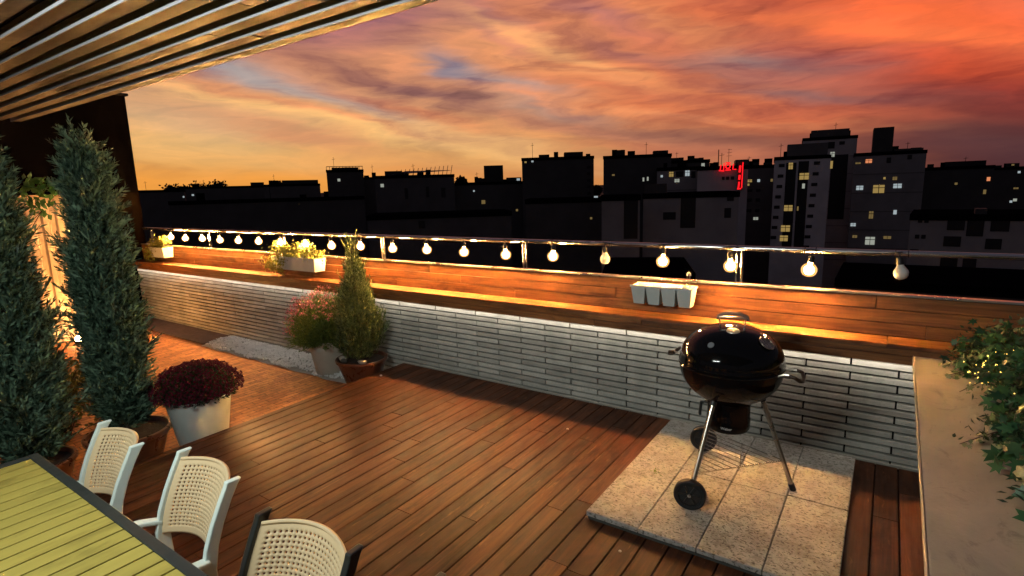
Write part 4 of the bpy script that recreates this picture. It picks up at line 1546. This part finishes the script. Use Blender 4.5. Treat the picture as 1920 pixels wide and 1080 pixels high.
# small odds and ends
for (x, y, z, r_, col, lab) in ((.125, -.44, .004, .012, (.7, .68, .62), 'single white pebble strayed onto the deck corner beside the terracotta bowl'),
                                (2.33, -.58, .003, .009, (.75, .62, .5), 'tiny pale pebble on the deck left of the stone platform'),
                                (3.24, -1.70, .003, .007, (.75, .60, .5), 'tiny pale pebble on the deck in front of the stone platform')):
    bm = bmesh.new(); bmesh.ops.create_icosphere(bm, subdivisions=2, radius=r_)
    for p in bm.verts:
        p.co.z *= .7; p.co.x *= 1.2
    me = bpy.data.meshes.new('pebble'); bm.to_mesh(me); bm.free()
    tag(link_mesh('pebble', me, mat('stray_pebble', (.7, .66, .6), .6), None, True, (x, y, z + r_ * .5)), lab, 'pebble')
t = thing('fallen_sprig', 'small green sprig lying on the left slab of the stone platform', 'sprig', (3.14, -.93, .0525))
g2 = np.random.default_rng(4)
P = g2.normal(0, .018, (14, 3)); P[:, 2] = .001 + np.abs(P[:, 2]) * .1
V, Q = blades(P, g2.normal(0, 1, (14, 3)) * np.array([1, 1, .12]), np.full(14, .022), np.full(14, .008))
V[:, 2] = np.maximum(V[:, 2], 0)
np_mesh('leaves', V, Q, leafmat('sprig_leaf', (0.14, 0.20, 0.06), (0.24, 0.30, 0.10)), t)

# ================================================================== CITY
M_LITW = [emit('window_warm', s2l((215, 180, 105)), .45), emit('window_pale', s2l((205, 210, 195)), .5), emit('window_cool', s2l((205, 220, 225)), .55), emit('window_dim', s2l((190, 160, 100)), .3), emit('window_orange', s2l((245, 150, 100)), .8)]
M_WDARK = mat('window_dark', (0.012, 0.012, 0.016), .5, 0, .3)
CYAW = AZ0
M_ROOF = mat('roof_dark', (0.004, 0.004, 0.005), 1.0, 0, 0.0)


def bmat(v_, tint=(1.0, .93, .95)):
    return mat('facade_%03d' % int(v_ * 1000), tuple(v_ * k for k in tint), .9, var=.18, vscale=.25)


BL = []


def building(name, x0, x1, yt, D, label, alb=.05, depth=14, lit=(), dark=(), roof=(), yaw=0.0, cat='building', parapet=True, group=None, lean=0):
    """x0,x1,yt: where the facade's edges and roof line stand in the photograph; D metres away; built at real size on the ground"""
    c = at_depth((x0 + x1) / 2, yt, D)
    uo = math.atan(((x0 + x1) / 2 - 960) / F) * .9
    mpz = D / F
    mpp = mpz * math.cos(uo)
    Wd = (x1 - x0) * mpp
    Hh = c.z + 17.0
    t = thing(name, label, cat, (c.x, c.y, -17.0), CYAW + yaw - uo, group)
    s = MB(); s.box(-Wd / 2, Wd / 2, 0, depth, 0, Hh - (.5 if parapet else 0))
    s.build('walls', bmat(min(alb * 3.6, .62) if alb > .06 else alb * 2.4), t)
    if parapet:
        s = MB(); s.box(-Wd / 2 - .08, Wd / 2 + .08, -.08, depth + .08, Hh - .5, Hh)
        s.build('roof_edge', M_ROOF, t)

    def L(px, py):
        return ((px - (x0 + x1) / 2) * mpp, Hh + (yt - py) * mpz - ((px - (x0 + x1) / 2) * mpp) * math.tan(R(1.6)) * lean)
    for (px, py, w, h, k) in lit:
        X, Z = L(px, py)
        s = MB(); s.box(X - w * mpp / 2, X + w * mpp / 2, -.06, -.01, Z - h * mpz / 2, Z + h * mpz / 2)
        o = s.build('lit_window', M_LITW[k], t)
        if w * 1024 / 1920 > 4:
            s = MB()
            s.box(X - .03 * w * mpp, X + .03 * w * mpp, -.09, -.061, Z - h * mpz / 2, Z + h * mpz / 2)
            s.box(X - w * mpp / 2, X + w * mpp / 2, -.10, -.091, Z + h * mpz * .12, Z + h * mpz * .2)
            s.build('frame', M_WDARK, o)
    for (px, py, w, h) in dark:
        X, Z = L(px, py)
        s = MB(); s.box(X - w * mpp / 2, X + w * mpp / 2, -.05, -.01, Z - h * mpz / 2, Z + h * mpz / 2)
        s.build('window', M_WDARK, t)
    for (rx0, rx1, ry, dd) in roof:
        X0, X1 = (rx0 - (x0 + x1) / 2) * mpp, (rx1 - (x0 + x1) / 2) * mpp
        s = MB(); s.box(X0, X1, .15, .15 + dd * .5, Hh - .6, Hh + (yt - ry) * mpz)
        s.build('rooftop_box', bmat(alb * .6), t)
    if name in ('balcony_house', 'slab_tower', 'apartment_block', 'mid_block', 'rear_tower'):
        s = MB(); z_ = Hh - 3.4
        while z_ > 3:
            s.box(-Wd / 2 - .03, Wd / 2 + .03, -.045, -.002, z_, z_ + .14); z_ -= 2.9
        s.build('floor_bands', bmat(alb * 2.2), t)
    if D > 69:
        rb = random.Random(int(x0 * 7 + yt))
        for _ in range(3):
            X = rb.uniform(-.42, .42) * Wd
            w_ = rb.uniform(.5, 1.3); h_ = rb.uniform(.35, 1.0)
            s = MB(); s.box(X, X + w_, .6, .6 + w_, Hh - .1, Hh + h_)
            s.build('roof_unit', M_ROOF, t)
        X = rb.uniform(-.4, .4) * Wd; h_ = rb.uniform(1.2, 2.6)
        s = MB(); s.tube([(X, .8, Hh - .1), (X, .8, Hh + h_)], .035, 5)
        s.tube([(X - .3, .8, Hh + h_ * .8), (X + .3, .8, Hh + h_ * .85)], .025, 5)
        s.build('antenna', M_ROOF, t)
    BL.append(t)
    return t, mpp, Hh, L


def mast(t, px, x0, x1, yt, ytop, mpp, Hh, r=.12, y=2.0, name='mast'):
    X = (px - (x0 + x1) / 2) * mpp
    s = MB(); s.tube([(X, y, Hh - 1), (X, y, Hh + (yt - ytop) * mpp)], r, 6)
    s.build(name, M_DARKMET, t)


# far left: trees and low roofs against the glow
for i, (px, py, w, lab) in enumerate(((322, 350, 26, 'leftmost dark tree crown on the skyline next to the tower wall'), (345, 352, 20, 'small dark tree crown on the skyline, second from the tower wall'),
                                      (372, 346, 34, 'broad dark tree crown on the skyline above the third lit bulb'), (408, 343, 30, 'dark tree crown just left of the long low skyline roof'),
                                      (520, 342, 12, 'narrow dark tree crown between two low skyline roofs'), (865, 334, 14, 'little dark tree crown right of the glazed-roof block'), (1118, 350, 14, 'dark tree crown in the gap between the two big black blocks'))):
    D = 150
    c = at_depth(px, py, D); mpp = D / F
    t = thing('skyline_tree', lab, 'tree', (c.x, c.y, -17), random.random() * 6, 'dark trees on the skyline')
    r_ = w * mpp * .6
    g3 = np.random.default_rng(200 + i)
    n = 900
    H_ = c.z + 17
    PP = g3.normal(0, 1, (n, 3)); PP = unit(PP) * (g3.random((n, 1)) ** .4) * np.array([r_, r_, r_ * .9]) * (1 + .2 * g3.normal(size=(n, 1)))
    PP[:, 2] += H_ - r_ * .8
    V, Q = blades(PP, g3.normal(0, 1, (n, 3)), np.full(n, .8), np.full(n, .6))
    np_mesh('crown', V, Q, leafmat('skyline_leaf', (0.01, 0.012, 0.008), (0.02, 0.022, 0.014)), t)
    s = MB(); s.tube([(0, 0, 0), (0, 0, H_ - r_ * .8)], [.4, .2], 8); s.build('trunk', M_BARK, t)

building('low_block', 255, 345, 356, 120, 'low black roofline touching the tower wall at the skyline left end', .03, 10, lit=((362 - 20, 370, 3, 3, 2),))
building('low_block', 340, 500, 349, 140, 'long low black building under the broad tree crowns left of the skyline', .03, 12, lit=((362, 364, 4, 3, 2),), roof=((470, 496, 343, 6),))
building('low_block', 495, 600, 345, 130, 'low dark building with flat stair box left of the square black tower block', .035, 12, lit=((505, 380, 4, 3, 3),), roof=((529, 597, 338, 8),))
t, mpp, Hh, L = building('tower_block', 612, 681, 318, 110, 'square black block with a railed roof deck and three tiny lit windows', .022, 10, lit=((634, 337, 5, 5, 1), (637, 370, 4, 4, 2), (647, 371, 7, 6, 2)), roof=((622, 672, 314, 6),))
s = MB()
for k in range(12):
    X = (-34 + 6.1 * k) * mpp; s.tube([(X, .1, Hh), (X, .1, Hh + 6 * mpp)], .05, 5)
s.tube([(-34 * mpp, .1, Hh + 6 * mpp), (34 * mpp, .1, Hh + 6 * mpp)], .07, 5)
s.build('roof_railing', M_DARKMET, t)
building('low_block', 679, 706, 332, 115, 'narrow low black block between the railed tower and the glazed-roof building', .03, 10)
t, mpp, Hh, L = building('glazed_roof_block', 703, 852, 328, 95, 'wide dark block with pale sloping roof frame and one bright window', .035, 12, lit=((716, 346, 6, 6, 1),), roof=((722, 754, 320, 6),),
                         dark=((760, 362, 6, 20), (800, 360, 6, 20), (830, 362, 8, 18)))
s = MB()
s.add([((735 - 777.5) * mpp, -.5, Hh + .1), ((848 - 777.5) * mpp, -.5, Hh + .6), ((845 - 777.5) * mpp, 5, Hh + .9), ((760 - 777.5) * mpp, 5, Hh + .9)], [(0, 1, 2, 3)])
for k in range(14):
    X = (742 + 8 * k - 777.5) * mpp; s.tube([(X, .2, Hh), (X + .3, .2, Hh + .9 + .05 * k)], .05, 5)
s.build('roof_frame', bmat(.12), t)
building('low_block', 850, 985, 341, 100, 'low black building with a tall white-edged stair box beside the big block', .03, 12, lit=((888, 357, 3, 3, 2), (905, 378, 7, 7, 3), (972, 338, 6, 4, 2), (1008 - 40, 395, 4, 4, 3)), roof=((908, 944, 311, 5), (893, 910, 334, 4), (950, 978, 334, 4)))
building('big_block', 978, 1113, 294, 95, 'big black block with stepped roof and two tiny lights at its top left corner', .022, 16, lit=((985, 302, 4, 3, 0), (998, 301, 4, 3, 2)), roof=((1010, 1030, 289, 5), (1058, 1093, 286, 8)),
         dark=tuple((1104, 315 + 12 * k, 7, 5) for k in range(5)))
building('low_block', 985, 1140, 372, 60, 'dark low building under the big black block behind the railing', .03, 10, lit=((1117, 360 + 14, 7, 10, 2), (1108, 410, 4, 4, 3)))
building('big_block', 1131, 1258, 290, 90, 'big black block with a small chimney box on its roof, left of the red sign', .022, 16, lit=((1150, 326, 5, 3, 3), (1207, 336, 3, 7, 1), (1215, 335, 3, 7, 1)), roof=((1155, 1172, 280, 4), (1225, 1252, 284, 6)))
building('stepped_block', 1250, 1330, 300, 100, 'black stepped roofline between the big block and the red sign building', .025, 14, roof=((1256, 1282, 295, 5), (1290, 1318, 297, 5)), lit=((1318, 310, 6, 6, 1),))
building('apartment_block', 1232, 1318, 313, 80, 'grey apartment block with a row of small lit windows left of the red sign', .075, 12, lit=((1259, 326, 8, 9, 0), (1289, 325, 8, 10, 2), (1241, 329, 4, 4, 2), (1270, 338, 9, 6, 1)), dark=((1275, 326, 14, 10), (1300, 328, 8, 12)))
t, mpp, Hh, L = building('hotel_building', 1308, 1402, 311, 70, 'grey building carrying the glowing red rooftop letters and vertical red sign', .13, 12, dark=((1365, 334, 6, 6), (1374, 334, 6, 6), (1357, 334, 5, 6), (1370, 371, 10, 11), (1345, 395, 8, 14)))
s = MB(); s.box((1346 - 1355) * mpp, (1347.6 - 1355) * mpp, .2, .4, Hh - 6, Hh + (311 - 279) * mpp); s.build('mast', M_DARKMET, t)
s = MB(); s.box((1379 - 1355) * mpp, (1403 - 1355) * mpp, .5, 4, Hh - .4, Hh + (311 - 300) * mpp); s.build('rooftop_box', M_DARKMET, t)
for k in range(3):
    s = MB(); X = (1366 - 1355) * mpp; s.tube([(X, .6, Hh), (X, .6, Hh + 33 * mpp)], .025, 5)
    s.tube([(X - .15 - .06 * k, .6, Hh + (31 - 6 * k) * mpp), (X + .35, .6, Hh + (31.5 - 6 * k) * mpp)], .02, 5)
    if k == 0 or True: s.build('antenna', M_DARKMET, t)
# red letters: as they read in the photograph (I I, round O with cap, L) and the vertical strokes
M_RED = emit('red_neon', (1.0, 0.010, 0.016), 1.5)
sg = thing('red_sign', 'glowing red letters and a vertical red neon sign on the grey hotel roof', 'sign', tuple(t.location), t.rotation_euler[2])


def ln(mb, pts, w=.11, y=-.45):
    P = [((px - 1355) * mpp, y, Hh + (311 - py) * mpp) for (px, py) in pts]
    mb.tube(P, w * .62, 6)


s = MB(); ln(s, [(1351.5, 309), (1350.5, 320)]); ln(s, [(1357.5, 306), (1356.5, 321)]); ln(s, [(1348, 320), (1358, 321)], .13); s.build('letter', M_RED, sg)
s = MB()
ln(s, [(1364.5 + 4 * math.cos(a), 312.5 + 4.2 * math.sin(a)) for a in np.linspace(0, 6.28, 15)], .13); ln(s, [(1360, 305.5), (1369, 306)], .12); ln(s, [(1360, 319.5), (1370, 319.5)], .12)
s.build('letter', M_RED, sg)
s = MB(); ln(s, [(1374.5, 308), (1373.5, 318.5), (1380, 319)]); s.build('letter', M_RED, sg)
s = MB(); s.box((1383 - 1355) * mpp, (1392.5 - 1355) * mpp, -.5, -.2, Hh + (311 - 359) * mpp, Hh + (311 - 304) * mpp); s.build('vertical_board', mat('sign_dark_red', (.12, .005, .005), .5), sg)
s = MB()
ln(s, [(1391.5, 306), (1391, 355)], .10, -.6)
ln(s, [(1387, 312), (1386, 325)], .2, -.6); ln(s, [(1386.5, 330), (1386, 339)], .2, -.6); ln(s, [(1386, 343), (1385, 356)], .16, -.6); ln(s, [(1383, 357), (1390, 356)], .13, -.6)
s.build('vertical_letters', M_RED, sg)
# pale grey front building with tall dark slots
building('grey_front_block', 1205, 1383, 361, 52, 'large plain grey building with two tall dark window slots below the red sign', .085, 10,
         dark=((1291, 395, 28, 64), (1256, 404, 24, 14), (1368, 372, 12, 12), (1364, 400, 12, 18)), roof=((1207, 1250, 343, 6),))
building('grey_side_block', 1128, 1200, 366, 50, 'plain grey wall with a tall black opening left of the large grey building', .07, 8, dark=((1183, 408, 26, 80),))
building('mid_block', 1398, 1456, 309, 85, 'dark block with a few pale lit windows between the red sign and white tower', .05, 12, lit=((1407, 338, 9, 5, 0), (1404, 345, 6, 4, 0), (1424, 338, 5, 5, 2), (1448, 338, 4, 5, 3), (1422, 409, 9, 5, 1)),
         dark=((1408, 356, 10, 5), (1424, 356, 8, 5), (1408, 374, 10, 6), (1424, 374, 8, 6), (1408, 394, 10, 6), (1424, 394, 8, 6)), roof=((1410, 1422, 304, 3), (1432, 1446, 305, 3)))
# white twin-slot tower
dk = []
for k in range(9):
    y_ = 308.5 + 19.6 * k
    dk += [(1467 - 1.2 * k, y_, 11, 6), (1532 - 1.2 * k, y_ - 2, 11, 6)]
dk += [(1485, 389, 19, 170), (1508, 387, 19, 170)]
lt = [(1484, 310, 8, 12, 0), (1510, 330, 17, 12, 0), (1510, 348, 5, 9, 1), (1484, 389, 16, 11, 0), (1481, 428, 17, 12, 0), (1479, 447, 15, 11, 0), (1502, 390, 3, 8, 3)]
building('white_tower', 1453, 1556, 292, 78, 'pale apartment tower with two tall dark window strips and yellow lit windows', .17, 10, lit=tuple(lt), dark=tuple(dk), roof=((1476, 1550, 270, 6),), lean=0)
building('rear_tower', 1506, 1606, 256, 92, 'taller pale block with a dark flat roof box behind the white tower', .12, 10, lit=((1563, 289, 8, 9, 1), (1562, 308, 6, 14, 0), (1557, 385, 4, 8, 3), (1553, 242 + 9, 0.5, .5, 3)),
         dark=((1579, 269, 10, 6), (1560, 272, 12, 12), (1577, 350, 30, 120)), roof=((1521, 1591, 243, 6),))
building('slab_tower', 1603, 1734, 284, 84, 'broad dark apartment block with a tall roof box and scattered white windows', .062, 12,
         lit=((1631, 300, 12, 7, 4), (1611, 303, 10, 3, 3), (1618, 350, 13, 8, 2), (1654, 353, 21, 15, 0), (1688, 348, 15, 8, 2), (1644, 402, 8, 14, 3), (1688, 397, 6, 8, 2), (1611, 421, 10, 6, 2), (1616, 444, 9, 5, 3), (1646, 452, 18, 15, 1), (1678, 445, 14, 5, 3), (1682, 334, 8, 6, 3), (1663, 333, 4, 4, 0)),
         roof=((1636, 1673, 239, 8), (1676, 1728, 280, 5)), dark=((1668, 300, 8, 10), (1705, 296, 8, 8)))
building('hill_block', 1722, 1860, 312, 90, 'black flat-roofed block on the slope right of the broad apartment block', .025, 14, roof=((1740, 1752, 306, 3), (1772, 1845, 303, 8)), lit=((1852, 337, 6, 7, 4), (1848, 360, 5, 8, 3), (1796, 344, 5, 4, 3)))
building('hill_block', 1845, 2010, 312, 110, 'black building at the right picture edge with a few white lights', .022, 14, roof=((1862, 1880, 308, 3), (1888, 1912, 305, 4)), lit=((1913, 322, 5, 4, 2), (1911, 352, 9, 3, 3), (1912, 374, 7, 5, 1), (1905, 377, 5, 4, 2), (1900, 308, 5, 3, 3)))
# near right apartment house with balconies
t, mpp, Hh, L = building('balcony_house', 1704, 2060, 402, 42, 'grey apartment house with recessed dark balconies behind the railing on the right', .085, 9,
                         dark=((1724, 415, 9, 8), (1737, 415, 9, 8), (1721, 447, 9, 8), (1734, 447, 9, 8), (1796, 420, 34, 26), (1833, 424, 32, 40), (1878, 420, 34, 28), (1792, 455, 34, 20), (1870, 458, 30, 20), (1718, 478, 18, 10), (1790, 500, 34, 24), (1830, 500, 26, 40), (1715, 520, 18, 12)), roof=((1830, 1852, 392, 4),))
# nearer low roofs seen between rail and bench
building('near_house', 1560, 1960, 533, 30, 'dark low flat roof seen just under the rail on the right', .03, 8)
building('near_house', 1130, 1300, 512, 34, 'dim grey low flat roof behind the white four-cup planter', .05, 8)
building('near_house', 690, 960, 400, 58, 'faint dark wall with a pale lower storey left of the middle of the railing', .035, 8, dark=((700 + 90, 420, 12, 14),))
building('near_house', 330, 690, 372, 75, 'long dark flat-topped building behind the leftmost lit bulbs', .025, 8, lit=((560, 372 + 12, 0.8, .8, 3),))
